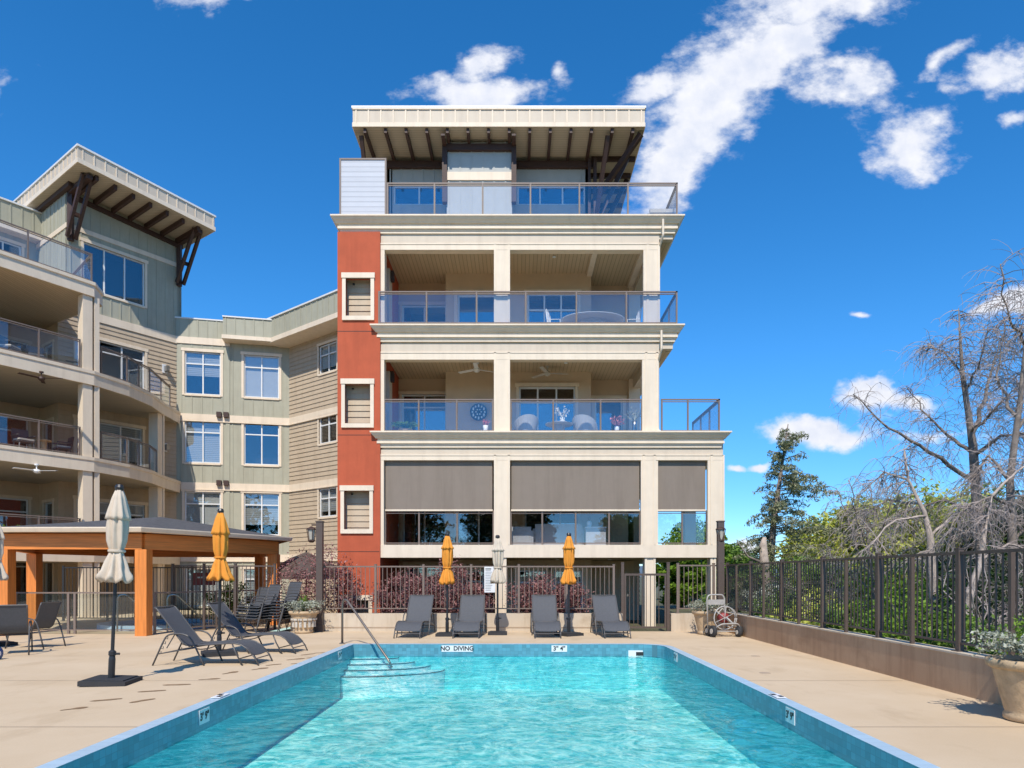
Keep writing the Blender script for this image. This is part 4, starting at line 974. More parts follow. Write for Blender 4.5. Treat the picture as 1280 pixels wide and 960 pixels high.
# lamp posts
def lamp_post(x, y, side, label):
    side *= 1.15
    r = empty('lamp_post', (x,y,0), 0, label, 'lamp post', 'brown lamp posts of the pool deck')
    m = MB(); m.box(-.085,.085,-.085,.085,0,3.05); m.box(-.11,.11,-.11,.11,0,.2); m.box(-.10,.10,-.10,.10,3.05,3.08); m.build('post', M['fence'], r)
    lx = side*.20; m = MB(); m.box(min(0,lx),max(0,lx),-.02,.02,2.95,2.99); m.lathe([(.02,2.93),(.14,2.86),(.15,2.84),(.06,2.83)], (lx,-.02,0), 8)
    m.lathe([(.05,2.48),(.10,2.52),(.10,2.54),(.03,2.55)], (lx,-.02,0), 8)
    for q in range(6): t = q*math.pi/3; m.beam((lx+.085*math.cos(t),-.02+.085*math.sin(t),2.53),(lx+.13*math.cos(t),-.02+.13*math.sin(t),2.84),.014)
    l = m.build('lantern', M['wood'], r); m = MB(); m.lathe([(.02,2.55),(.07,2.56),(.11,2.83),(.03,2.84)], (lx,-.02,0), 8); m.build('lantern_glass', M['lampglass'], l); return r
lamp_post(gx(400,19.0), 19.0, -1, 'brown lamp post with lantern on its left side, in front of the tan siding')
lamp_post(gx(900.5,18.95)-.0, 18.95, 0.01, 'brown lamp post with lantern at the right corner of the fence')
r = empty('notice_sign', (gx(256,23.2),23.2,1.45), 0, 'small maroon notice on the black fence behind the hot tub', 'sign')
m = MB(); m.rot_box((0,-.03,0),(.75,.02,.42)); m.build('board', M['maroon'], r); m = MB(); m.rot_box((0,-.045,.05),(.45,.006,.05)); m.build('print_line', M['sign'], r)
# white notice
r = empty('notice_sign', (gx(612,19.05),19.12,1.45), 0, 'white notice board with small print hanging on the fence behind the cream umbrella', 'sign')
m = MB(); m.rot_box((0,0,0),(.30,.015,.72)); m.build('board', M['sign'], r)
m = MB(); random.seed(4)
for q in range(14): w_ = random.uniform(.14,.24); m.rot_box((-.12+w_/2,-.010,.30-q*.046),(w_,.004,.010 if q else .03))
m.build('print_lines', M['steel'], r)

# ------------------------------------------------------------------ pergola and hot tub
PB_ = [(-13.3,17.75),(-9.72,17.75),(-7.75,21.7),(-9.5,25.2),(-13.6,24.6),(-15.0,21.2)]
pc = Vector((-10.9,20.9)); AP = 3.36
r = empty('pergola', (pc.x,pc.y,0), 0, 'orange cedar pavilion with a low dark shingle roof over the hot tub', 'pavilion')
def PBd(m, nm, mt, par=None): m.v = [(x-pc.x,y-pc.y,z) for x,y,z in m.v]; return m.build(nm, M[mt], par or r)
def off(p, k): v = Vector(p)-pc; return tuple(pc+v*(1+k/v.length))
m = MB(); ev = [off(p,.45) for p in PB_]; n = len(ev)
m.add([(x,y,2.78) for x,y in ev]+[(pc.x,pc.y,AP)]+[(x,y,2.72) for x,y in ev], [(i,(i+1)%n,n) for i in range(n)]+[(n+1+i,n+1+(i+1)%n,(i+1)%n,i) for i in range(n)]+[tuple(range(2*n,n,-1))]); rf = PBd(m,'roof','shingle')
m = MB(); m.sweep(ev[::-1]+[ev[-1]], [(-.01,2.79),(.03,2.79),(.12,2.80),(.13,2.77),(.10,2.68),(-.01,2.67)]) if False else m.sweep(ev+[ev[0]], [(-.01,2.66),(.08,2.67),(.12,2.76),(.12,2.79),(-.01,2.785)]); PBd(m,'gutter','cream',rf)
for i in range(n):
    a, b = off(PB_[i],.08), off(PB_[(i+1)%n],.08); m = MB(); m.beam((a[0],a[1],2.44),(b[0],b[1],2.44),.16,.40); PBd(m,'beam','cedar_beam')
    a, b = off(PB_[i],-.35), off(PB_[(i+1)%n],-.35); m = MB(); m.beam((a[0],a[1],2.60),(b[0],b[1],2.60),.10,.16); PBd(m,'inner_beam','cedar_beam')
for (x,y) in [(p[0],p[1]) for p in PB_]:
    m = MB(); m.box(x-.15,x+.15,y-.15,y+.15,0,2.239); PBd(m,'post','cedar_post')
m = MB()
for i in range(n): q = PB_[i]; m.beam((q[0],q[1],2.58),(pc.x,pc.y,AP-.22),.09,.14)
PBd(m,'hip_rafters','cedar')
# hot tub: raised round rim with water
r = empty('hot_tub', (-10.9,21.0,0), 0, 'round in-ground hot tub with blue tile and water under the pavilion', 'hot tub')
m = MB(); m.lathe([(1.75,-.0),(1.75,.14),(1.5,.14),(1.46,.02)], n=28); 
m = MB(); 
for k in range(28):
    t0, t1 = 2*math.pi*k/28, 2*math.pi*(k+1)/28
    P = lambda t, rr, z: (rr*math.cos(t), rr*math.sin(t), z)
    m.add([P(t0,1.75,0),P(t1,1.75,0),P(t1,1.75,.14),P(t0,1.75,.14),P(t0,1.45,.14),P(t1,1.45,.14),P(t1,1.45,.01),P(t0,1.45,.01)], [(0,1,2,3),(3,2,5,4),(4,5,6,7)])
m.build('rim', M['coping'], r)
m = MB(); m.add([(1.45*math.cos(2*math.pi*k/28),1.45*math.sin(2*math.pi*k/28),.05) for k in range(28)], [tuple(range(28))]); M['tubwater'] = mat('tub_water', (.02,.13,.30), .08, var=.2); m.build('water', M['tubwater'], r)
for x in (-.3, 1.1):
    m = MB(); m.tube(rounded([(x,-1.9,0),(x,-1.9,1.0),(x+.25,-1.9,1.05),(x+.75,-1.3,.25),(x+.75,-1.3,.05)],.15), .025, 6); m.build('handrail', M['steel'], r)
# glass enclosure
def glass_fence(path, posts, label):
    r = empty('glass_enclosure', (path[0][0],path[0][1],0), 0, label, 'glass fence', 'glass fence round the hot tub'); b = Vector((path[0][0],path[0][1]))
    W = Wall(path[0],path[1]); ps = [0]+posts+[W.len]; m = MB()
    W.box(m, 0,W.len,1.08,1.12,-.025,.025); W.box(m, 0,W.len,.09,.12,-.02,.02)
    for a in ps: W.box(m, a-.03,a+.03,0,1.08,-.025,.025); 
    m.v = [(x-b.x,y-b.y,z) for x,y,z in m.v]; f = m.build('metal_frame', M['rail'], r)
    for i in range(len(ps)-1):
        m = MB(); W.box(m, ps[i]+.04,ps[i+1]-.04,.13,1.07,-.004,.004); m.v = [(x-b.x,y-b.y,z) for x,y,z in m.v]; m.build('glass_panel', M['glass_clear'], r)
yf = 18.3
glass_fence([(gx(20,yf),yf),(gx(178,yf),yf)], [gx(86,yf)-gx(20,yf),gx(94,yf)-gx(20,yf)], 'framed glass fence of the hot tub facing the pool, between the two front posts')
glass_fence([(gx(196,yf),yf-.1),(gx(323,21.5),21.5)], [2.0], 'framed glass fence of the hot tub behind the two side-on loungers')

# ------------------------------------------------------------------ umbrellas
def make_umbrella(name, canvas, label, group, h=2.85, zb=1.48, fl=.24, base=.55, seed=0, tie=None):
    r = empty(name, (0,0,0), 0, label, 'umbrella', group); rnd = random.Random(seed)
    m = MB(); m.tube([(0,0,.05),(0,0,h-.1)], .026, 8); m.build('pole', M['black'], r)
    b = base/2; m = MB(); m.box(-b,b,-b,b,0,.07); m.box(-b+.05,b-.05,-b+.05,b-.05,.07,.085); p = m.build('base_plate', M['rubber'], r)
    m = MB(); m.lathe([(.045,.085),(.045,.35),(.038,.40),(.05,.41),(.05,.46),(.03,.48)], n=12); m.tube([(.04,0,.43),(.10,0,.43)], .018, 6); m.build('stem_sleeve', M['black'], p)
    m = MB(); m.lathe([(.01,h-.1),(.05,h-.08),(.062,h-.03),(.045,h+.01),(.01,h+.02)], n=12); m.build('finial', M['black'], r)
    nf = 8; ph = [rnd.uniform(0,6) for _ in range(4)]; zt = tie or (zb+(h-zb)*.34)
    prof = []
    H = h-.09; pts = [(0,.045),(.08,.085),(.2,.115),(.30,.13),(.42,.125),(.55,.115),(.655,.09),(.67,.078),(.69,.09),(.78,.12),(.88,.15),(.96,fl*.86),(1.0,fl*.88)]
    for (t, rr) in pts: prof.append((rr, H-(H-zb)*t))
    def fold(t, z):
        k = (H-z)/(H-zb); a = .06+.16*min(1,k*1.6); 
        if .63 < k < .70: a *= .35
        return 1+a*math.cos(nf*t+ph[0]+.9*math.sin(z*3+ph[1]))+.10*math.cos(3*t+ph[2]+z*2)+.06*math.cos(13*t+ph[3]+2.5*math.sin(z*7))
    def wav(m_):
        m_.v = [(x,y,z+(.035*math.sin(math.atan2(y,x)*nf+ph[3]) if z < zb+.1 else 0)) for x,y,z in m_.v]
    m = MB(); m.lathe(prof, n=64, fold=fold); wav(m); c = m.build('canopy', M[canvas], r, smooth=True)
    m = MB(); z1 = H-.40*(1 if h > 2.7 else .8); m.lathe([(.05,H+.02),(.09,H-.1),(.125,H-.25),(.145,z1+.05),(.155,z1),(.12,z1-.005)], n=64, fold=fold); m.build('vent_flap', M[canvas], c, smooth=True)
    m = MB(); zt = H-(H-zb)*.665; pr = [(.105,zt-.02),(.115,zt-.01),(.115,zt+.015),(.10,zt+.02)]; m.lathe(pr, n=24); m.build('tie_strap', M[canvas], c)
    m = MB()
    for q in range(8): t = q*math.pi/4+.2; m.tube([(.05*math.cos(t),.05*math.sin(t),zb+.3),(.12*math.cos(t),.12*math.sin(t),zb-.03)], .008, 4)
    m.build('rib_tips', M['black'], r); return r
u = make_umbrella('patio_umbrella','canvas','folded cream umbrella on a black pole standing nearest the left pool edge','folded cream umbrellas', seed=1, h=2.86, base=.62, fl=.22)
d = 9.85; u.location = (gx(139,d), d, 0); u.rotation_euler = (R(0), R(2.3), R(8))
u2 = copy_tree(u); d = 15.2; u2.location = (gx(-5,d), d, 0); u2.rotation_euler = (0,0,1); u2['label'] = 'folded cream umbrella cut off by the left edge, before the pavilion post'
u3 = make_umbrella('patio_umbrella','canvas','folded cream umbrella standing between the second and third loungers by the wall','folded cream umbrellas', h=2.62, zb=1.38, fl=.19, seed=4, base=.5)
d = 18.1; u3.location = (gx(622,d), d, 0)
o1 = make_umbrella('patio_umbrella','orange','folded orange umbrella standing between the two side-on loungers on the left','folded orange umbrellas', h=2.86, seed=7, base=.62)
d = 13.4; o1.location = (gx(274,d), d, 0); o1.rotation_euler = (0,R(.6),.5)
o2 = make_umbrella('patio_umbrella','orange','folded orange umbrella between the first and second loungers by the wall','folded orange umbrellas', h=2.66, zb=1.36, fl=.20, seed=9, base=.55)
d = 17.7; o2.location = (gx(559,d), d, 0)
o3 = copy_tree(o2); d = 17.8; o3.location = (gx(711,d), d, 0); o3.rotation_euler = (0,0,2.2); o3['label'] = 'folded orange umbrella between the third and fourth loungers by the wall'

# ------------------------------------------------------------------ loungers
def make_lounger():
    r = empty('sun_lounger', (0,0,0), 0, '', 'sun lounger', 'grey sling sun loungers on the deck')
    w = .31
    sl = [(0.02,1.0),(.05,.985),(.12,.90),(.30,.66),(.50,.40),(.56,.355),(.64,.345),(.95,.36),(1.30,.385),(1.42,.385),(1.53,.36),(1.63,.30),(1.74,.19)]
    def xsec(pts, wd, t=.008):
        m = MB(); nu = 9
        vs = []
        for (x,z) in pts:
            for j in range(nu): y = -wd+2*wd*j/(nu-1); vs.append((x,y,z-.02*(1-(y/wd)**2)))
        o = len(vs); vs += [(x,y,z-t) for x,y,z in vs]; k = len(pts)
        fs = [(i*nu+j,i*nu+j+1,(i+1)*nu+j+1,(i+1)*nu+j) for i in range(k-1) for j in range(nu-1)]
        fs += [tuple(o+a for a in f[::-1]) for f in fs]
        m.add(vs, fs); return m
    xsec(sl[:6], w-.005).build('back_sling', M['sling'], r, True); xsec(sl[5:], w-.005).build('seat_sling', M['sling'], r, True)
    for s in (-1,1):
        m = MB(); m.tube([(x,s*w,z) for x,z in sl[:6]], .015, 6); m.build('back_rail', M['frame'], r, True)
        m = MB(); m.tube([(x,s*w,z) for x,z in sl[5:]], .015, 6); m.build('seat_rail', M['frame'], r, True)
        y = s*(w+.035)
        m = MB(); m.tube(rounded([(0.0,y,0),(.19,y,.42),(.26,y,.54),(.50,y,.56),(.66,y,.50),(.80,y,.22),(.90,y,0)],.10), .015, 6); m.build('arm_leg', M['frame'], r, True)
        m = MB(); m.tube([(.08,y,.20),(.75,y,.31)], .011, 6); m.tube([(.23,s*w,.30),(.38,s*w,.55)], .010, 6)
        for q in range(4): m.tube([(.10+.04*q,y,.22+.085*q),(.145+.04*q,y,.205+.085*q),(.15+.04*q,y,.25+.085*q)], .007, 4)
        m.build('side_brace', M['frame'], r)
        m = MB(); m.tube([(1.38,s*w,.37),(1.44,s*w,.22),(1.56,s*w,0)], .014, 6); m.build('leg', M['frame'], r, True)
        m = MB(); m.tube([(1.66,s*w,.27),(1.78,s*w,.13),(1.84,s*w,0)], .014, 6); m.build('leg', M['frame'], r, True)
    m = MB(); m.tube([(1.50,-w,.12),(1.50,w,.12)], .010, 6); m.tube([(1.785,-w,.12),(1.785,w,.12)], .010, 6); m.tube([(.10,-w-.03,.20),(.10,w+.03,.20)], .010, 6); m.tube([(.02,-w,1.0),(.02,w,1.0)], .015, 6)
    m.tube([(.62,-w,.33),(.62,w,.33)], .012, 6); m.tube([(1.1,-w,.355),(1.1,w,.355)], .010, 6); m.tube(rounded([(.62,-w*.8,.33),(.75,-w*.8,.27),(.95,-w*.8,.29),(1.1,-w*.8,.35)],.08), .010, 5)
    m.build('cross_bars', M['frame'], r); return r
lg = make_lounger(); us = [False]
place(lg, us, (gx(197,11.95), 12.15, 0), R(-1.5), 'nearer of the two side-on grey loungers, left of the pool')
place(lg, us, (gx(245,13.2), 14.0, 0), R(-4), 'farther of the two side-on grey loungers, behind the orange umbrella pole')
LB_ = ('leftmost grey lounger facing the pool, right of the handrail','grey lounger by the wall between the orange umbrella and the cream umbrella','grey lounger by the wall just right of the cream umbrella','rightmost grey lounger facing the pool, beside the gate')
for q, (X, rz) in enumerate(((-2.62,-94),(-1.22,-92),(.72,-89),(2.36,-86))):
    c = Vector((X, 18.75, 0)); place(lg, us, c, R(rz), LB_[q], scale=(1,1.04,1.02))

# ------------------------------------------------------------------ chairs
def make_chair(stk=False):
    r = empty('sling_chair', (0,0,0), 0, '', 'chair', '')
    w = .25; sl = [(-.23,.98),(-.20,.90),(-.12,.62),(-.06,.46),(0,.41),(.2,.40),(.42,.43),(.46,.41)]
    m = MB(); nu = 5; vs = [(x,-w+2*w*j/(nu-1),z) for x,z in sl for j in range(nu)]; o = len(vs); vs += [(x,y,z-.008) for x,y,z in vs]
    fs = [(i*nu+j,i*nu+j+1,(i+1)*nu+j+1,(i+1)*nu+j) for i in range(len(sl)-1) for j in range(nu-1)]; fs += [tuple(o+a for a in f[::-1]) for f in fs]; m.add(vs, fs); m.build('sling_seat', M['sling'], r, True)
    for s in (-1,1):
        m = MB(); m.tube([(x,s*w,z) for x,z in sl], .014, 5); m.build('side_rail', M['frame'], r, True)
        y = s*(w+.03); m = MB(); m.tube(rounded([(-.30,y,0),(-.22,y,.35),(-.14,y,.62),(.10,y,.66),(.32,y,.62),(.40,y,.30),(.46,y,0)],.10,3), .014, 5); m.build('arm_leg', M['frame'], r, True)
    m = MB(); m.tube([(-.23,-w,.98),(-.23,w,.98)], .014, 5); m.tube([(0,-w-.03,.38),(0,w+.03,.38)], .011, 5); m.tube([(.4,-w-.03,.36),(.4,w+.03,.36)], .011, 5); m.build('cross_bars', M['frame'], r)
    return r
ch = make_chair(); us = [False]
d = 13.5; place(ch, us, (gx(14,d), d, 0), R(122), 'grey sling chair seen from behind, nearest the left edge', 'chairs at the far left of the deck', (1.15,1.1,1.0))
d = 14.6; place(ch, us, (gx(42,d), d+.2, 0), R(175), 'grey sling chair turned sideways, right of the nearest one at the left edge', 'chairs at the far left of the deck')
d = 14.3; place(ch, us, (gx(8,d)-.9, d+.3, 0), R(20), 'grey sling chair mostly cut off by the left edge', 'chairs at the far left of the deck')
names = ('right','middle','left')
for si, (X, Y, rz, nn) in enumerate(((gx(356,19.0),19.0,R(238),7),(gx(334,19.1),18.9,R(236),6),(gx(318,19.4),19.35,R(234),5))):
    for k in range(nn):
        pos = 'topmost' if k == nn-1 else ('bottom' if k == 0 else ('second','third','fourth','fifth','sixth')[k-1]+(' from the ground'))
        c = place(ch, us, (X+.016*k, Y+.018*k, .078*k-.0), rz, f'{pos} grey chair in the {names[si]} stack beside the cream planter'.replace('bottom grey chair','lowest grey chair'), 'stacked sling chairs beside the planter', (1,.95,.93))
# blue thing at the left edge
r = empty('blue_float', (gx(2,12.6),12.6,0), 0, 'blue rolled pool float lying at the left edge of the deck', 'pool float')
m = MB(); m.tube([(-.5,0,.12),(-.05,0,.12)], .12, 14); m.build('roll', M['blue_plastic'], r, True); m = MB(); m.tube([(-.3,0,.12),(-.2,0,.12)], .127, 14); m.tube([(-.045,0,.12),(-.04,0,.12)], .05, 10); m.build('strap', M['white'], r)

# ------------------------------------------------------------------ handrail, hose cart
r = empty('pool_handrail', (gx(430,15.75)-.0,15.6,0), 0, 'bent metal handrail at the pool entry steps', 'handrail')
p = Vector(r.location); e = at(487,827,14.7)
m = MB(); m.tube(rounded([(0,0,0),(0,0,.96),(.10,-.05,1.03),(e.x-p.x,e.y-p.y,-.95 if False else e.z-p.z-.0),(e.x-p.x+.05,e.y-p.y-.02,-.42)],.10), .026, 10); m.build('rail_tube', M['bronze'], r, True)
m = MB(); m.lathe([(.0,.0),(.07,.0),(.07,.015),(.035,.03)], n=14); m.build('base_flange', M['steel'], r)
r = empty('towel_drain', (0,0,0)); bpy.data.objects.remove(r)
def wheel(par, c, rad, w=.09):
    m = MB(); m.tube([(c[0]-w/2,c[1],c[2]),(c[0]-w/2+.015,c[1],c[2]),(c[0]+w/2-.015,c[1],c[2]),(c[0]+w/2,c[1],c[2])], [rad*.88,rad,rad,rad*.88], 18); o = m.build('wheel', M['rubber'], par, True)
    m = MB(); m.tube([(c[0]-w/2-.01,c[1],c[2]),(c[0]+w/2+.01,c[1],c[2])], rad*.45, 12); m.build('hub', M['beige'], o)
r = empty('hose_reel_cart', (gx(904,17.5),17.5,0), R(14), 'pale metal hose reel cart on four black wheels in the right corner', 'hose cart')
for (x,y,rad) in ((-.36,-.12,.15),(-.30,.22,.14),(.42,-.05,.14),(.30,-.22,.12)): wheel(r, (x,y,rad), rad)
M['pipe'] = mat('pale_painted_pipe', (.42,.40,.37), .4, var=.1)
m = MB(); m.tube(rounded([(-.38,.1,.18),(-.42,.08,.98),(-.36,.08,1.07),(.02,.08,1.07),(.08,.08,.98),(.06,.05,.30)],.08), .018, 7); m.build('push_handle', M['pipe'], r, True)
m = MB(); m.rot_box((-.17,.06,.88),(.46,.03,.13)); m.build('cross_plate', M['pipe'], r)
def loop(c, rad, ax='x'): return [(c[0]+(0 if ax=='x' else rad*math.cos(2*math.pi*k/24)), c[1]+(rad*math.cos(2*math.pi*k/24) if ax=='x' else 0), c[2]+rad*math.sin(2*math.pi*k/24)) for k in range(25)]
hub = None; m = MB(); m.tube(loop((-.02,-.10,.48),.30,'y'), .016, 6); m.tube(loop((.18,.12,.46),.28,'y'), .014, 6)
for q in range(3): t = q*math.pi/3+.4; m.tube([(-.02+.3*math.cos(t),-.10,.48+.3*math.sin(t)),(-.02-.3*math.cos(t),-.10,.48-.3*math.sin(t))], .010, 5)
hub = m.build('reel_hoops', M['pipe'], r, True)
m = MB(); m.lathe([(.02,-.09),(.13,-.09),(.13,.09),(.02,.09)], n=18); m.v = [(x-.0,z,y+.48) for x,y,z in m.v]; m.build('coiled_hose', M['maroon'], r, True)
m = MB(); m.tube(rounded([(-.40,-.10,.16),(-.20,-.25,.34),(.28,-.25,.34),(.42,-.15,.14)],.08), .017, 6); m.tube(rounded([(-.3,.2,.15),(.1,.2,.3),(.42,0,.15)],.1), .015, 6); m.tube([(.0,-.15,.5),(.22,-.24,.26)], .022, 6); m.tube([(-.36,-.12,.15),(.3,-.2,.14)], .015, 6); m.build('chassis', M['pipe'], r, True)

# ------------------------------------------------------------------ foliage helpers
def leaves(mb, c, rad, n, size, rnd, up=.3, asp=.55, fill=.0, flat=1.0, droop=0):
    for _ in range(n):
        while True:
            v = Vector((rnd.uniform(-1,1),rnd.uniform(-1,1),rnd.uniform(-1,1)))
            if fill < v.length <= 1: break
        p = Vector(c)+Vector((v.x*rad[0],v.y*rad[1],v.z*rad[2]))
        a = Vector((rnd.gauss(0,1),rnd.gauss(0,1),rnd.gauss(0,.7)*flat-droop)).normalized(); b = a.cross(Vector((rnd.gauss(0,.6),rnd.gauss(0,.6),1)))
        if b.length < 1e-3: continue
        b.normalize(); s_ = size*rnd.uniform(.6,1.35)
        mb.add([p-a*s_, p+b*s_*asp, p+a*s_, p-b*s_*asp], [(0,1,2,3)])
def clumps(mb, c, rad, nc, per, cr, size, rnd, shell=.35, **k):
    out = []
    for _ in range(nc):
        while True:
            v = Vector((rnd.uniform(-1,1),rnd.uniform(-1,1),rnd.uniform(-1,1)))
            if shell < v.length <= 1: break
        q = Vector(c)+Vector((v.x*rad[0],v.y*rad[1],v.z*rad[2])); s_ = cr*rnd.uniform(.55,1.3); out.append(q)
        leaves(mb, q, (s_,s_,s_*.75), int(per*rnd.uniform(.6,1.3)), size, rnd, **k)
    return out
def shrub(name, x, y, z, w, h, leaf, label, cat='shrub', n=34, per=55, size=.05, seed=0, group=None, dep=None):
    rnd = random.Random(seed); r = empty(name, (x,y,z), 0, label, cat, group); dep = dep or w
    mb = MB(); qs = clumps(mb, (0,0,h*.55), (w/2,dep/2,h*.5), n, per, min(w,h)*.2, size, rnd, shell=.2); mb.v = [(a,b,max(c,.02)) for a,b,c in mb.v]; mb.build('foliage', M[leaf], r)
    m = MB()
    for q in qs[:14]: m.tube([(rnd.uniform(-.08,.08),rnd.uniform(-.08,.08),0), (q.x*.4,q.y*.4,q.z*.5), tuple(q)], [.018,.012,.005], 4)
    m.build('stems', M['bark'], r); return r
# planters
def planter(x, y, label, rad=.40, h=.58, seed=0, carve=True):
    r = empty('stone_planter', (x,y,0), 0, label, 'planter', 'cream stone planters of the deck')
    m = MB(); m.lathe([(rad*.55,0),(rad*.62,.02),(rad*.62,.07),(rad*.58,.09),(rad*.60,.12),(rad*.70,h*.45),(rad*.84,h*.8),(rad*.86,h*.84),(rad*.84,h-.001),(.1,h-.05)], n=32); m.build('pot_body', M['stone'], r, True)
    m = MB(); m.lathe([(rad*.86,h*.84),(rad*.98,h*.88),(rad*1.0,h*.93),(rad,h),(rad*.9,h+.005),(rad*.85,h-.03)], n=32); m.build('pot_rim', M['stone'], r, True)
    if carve:
        m = MB()
        for k in range(16):
            t = 2*math.pi*k/16; q = rad*.74; c = Vector((q*math.cos(t),q*math.sin(t),h*.42)); m.rot_box(c,(.03,.06,.16),t); m.rot_box(c+Vector((.03*math.cos(t),.03*math.sin(t),.13)),(.03,.10,.05),t)
        m.build('carved_relief', M['beige'], r)
    m = MB(); m.lathe([(.0,h-.04),(rad*.86,h-.04),(rad*.86,h-.035),(0,h-.035)], n=20); m.build('soil', M['soil'], r); return r
def planter_plants(x, y, h, w, seed, labels, right=0):
    rnd = random.Random(seed)
    r = empty('silver_plant', (x,y,h-.03), 0, labels[0], 'plant'); mb = MB()
    for _ in range(62):
        t = rnd.uniform(0,6.28); L_ = w*rnd.uniform(.45,1.0); tip = Vector((math.cos(t)*L_, math.sin(t)*L_, rnd.uniform(.02,.30))); 
        for q in range(9):
            f = (q+2)/10; leaves(mb, tip*f+Vector((0,0,.12*math.sin(f*3.1))), (.035,.035,.03), 5, .022, rnd)
    mb.build('foliage', M['leaf_silver'], r)
    r2 = empty('leafy_plant', (x-.02,y+.03,h-.03), 0, labels[1], 'plant'); mb = MB()
    for _ in range(46):
        t = rnd.uniform(0,6.28); tip = Vector((math.cos(t)*.17*rnd.random(),math.sin(t)*.17*rnd.random(),rnd.uniform(.25,.48)))
        for q in range(8): leaves(mb, tip*(q+1)/8, (.02,.02,.02), 2, .028, rnd, asp=.3)
    mb.build('foliage', M['leaf_bright'], r2)
x = gx(380,18.55); planter(x, 18.55, 'carved cream planter left of the low wall, beside the stacked chairs', .40, .60); planter_plants(x, 18.55, .60, .62, 3, ('silver-leaved plant spilling over the carved left planter','bright green upright plant in the carved left planter'))
x = 5.02; planter(x, 18.15, 'cream planter standing behind the hose cart', .38, .62, carve=False); planter_plants(x, 18.15, .62, .60, 5, ('silver-leaved plant in the planter behind the hose cart','green plant in the planter behind the hose cart'))
x = gx(1290,7.3); planter(x, 7.3, 'large cream planter cut off by the right edge of the picture', .42, .66, carve=False); planter_plants(x, 7.3, .66, .62, 8, ('silver-leaved plant in the nearest right planter','yellow green plant in the nearest right planter'))
# ornamental shrubs behind the wall
for q, (px,d,w,h,lab,z) in enumerate(((510,20.3,2.1,1.25,'low purple-leaved shrub behind the leftmost wall lounger',.3),(563,20.6,1.5,1.7,'tall purple-leaved shrub behind the first orange umbrella',.3),(590,20.2,1.3,.95,'low purple-leaved shrub behind the second lounger',.3),(673,20.2,1.7,1.15,'purple-leaved shrub behind the third lounger',.3),(713,20.5,1.2,.85,'low purple-leaved shrub behind the second orange umbrella',.3),(395,20.8,2.3,2.0,'dark purple-leaved tree behind the left lamp post',.3),(437,20.4,.9,1.5,'thin dark red shrub in front of the red tower',.2))):
    shrub('purple_shrub', gx(px,d), d, .05, w, h+z, 'leaf_purple', lab, n=int(48*w), per=60, size=.036, seed=40+q, group='purple shrubs behind the pool fence')
# market umbrellas folded behind fence: dark brown canopy left of the tower
r = empty('brown_umbrella', (gx(383,22.8),22.8,0), 0, 'dark brown half-open umbrella behind the fence near the red tower', 'umbrella')
m = MB(); m.lathe([(.02,2.35),(.5,2.15),(1.15,1.75),(1.2,1.45),(1.1,1.5)], n=16); m.build('canopy', M['fence'], r); m = MB(); m.tube([(0,0,0),(0,0,2.4)], .03, 8); m.build('pole', M['black'], r)
# ------------------------------------------------------------------ trees beyond the fence
def limb(mb, pts, r0, r1, n=7):
    k = len(pts); mb.tube(pts, [r0+(r1-r0)*i/(k-1) for i in range(k)], n)
def wiggle(p0, p1, rnd, k=6, amp=.12, droop=0):
    p0, p1 = Vector(p0), Vector(p1); L_ = (p1-p0).length; out = []
    for i in range(k+1):
        t = i/k; j = Vector((rnd.gauss(0,1),rnd.gauss(0,1),rnd.gauss(0,.6)))*amp*L_*.25*math.sin(math.pi*t)
        out.append(p0.lerp(p1,t)+j+Vector((0,0,-droop*L_*t*t)))
    return out
def twigs(mb, pts, rnd, n, L_, droop=.5, r=.012, sub=3, levels=2):
    """side twigs along a limb, fine ones hanging"""
    k = len(pts)-1
    for _ in range(n):
        t = rnd.uniform(.15,1)*k; i = min(int(t),k-1); p = pts[i].lerp(pts[i+1],t-i)
        d = (pts[i+1]-pts[i]).normalized(); a = Vector((rnd.gauss(0,1),rnd.gauss(0,1),rnd.gauss(0,.6)+.15)); a = (a-d*a.dot(d)*.4).normalized()
        l = L_*rnd.uniform(.4,1.2); q = [p]; v = (a*.8+d*.4).normalized()
        seg = 5
        for s_ in range(seg): v = (v+Vector((rnd.gauss(0,.18),rnd.gauss(0,.18),rnd.gauss(0,.12)-droop*.33))).normalized(); q.append(q[-1]+v*l/seg)
        mb.tube(q, [r*(1-.75*s_/seg) for s_ in range(seg+1)], 3, caps=False)
        if levels > 1: twigs(mb, q, rnd, sub, L_*.55, droop*1.15, r*.55, sub, levels-1)
def bare_tree(base, leader, limbs, label, seed, r0=.22, mt='bark', tw=(26,1.6), droop=.5, tn=1.0):
    """leader = points of the main stem (world); limbs = list of point lists"""
    rnd = random.Random(seed); r = empty('bare_tree', base, 0, label, 'tree', 'bare grey trees beyond the fence'); b = Vector(base)
    m = MB(); L0 = [Vector(p)-b for p in leader]; limb(m, L0, r0, .008, 9); t = MB(); twigs(t, L0[len(L0)//2:], rnd, int(tw[0]*.8*tn), tw[1]*.8, droop, .013, 4)
    for (pts, ra) in limbs:
        P = [Vector(p)-b for p in pts]; Q = []
        for i in range(len(P)-1): Q += wiggle(P[i],P[i+1],rnd,4,.13)[:-1]
        Q.append(P[-1]); limb(m, Q, ra*.72, .009, 7); twigs(t, Q, rnd, int(tw[0]*tn), tw[1], droop, .0095, 4)
    m.build('trunk', M[mt], r, True); t.build('twigs', M['twig'], r); return r
d = 17.5
def A(px, py, dd=0): return tuple(at(px,py,d+dd))
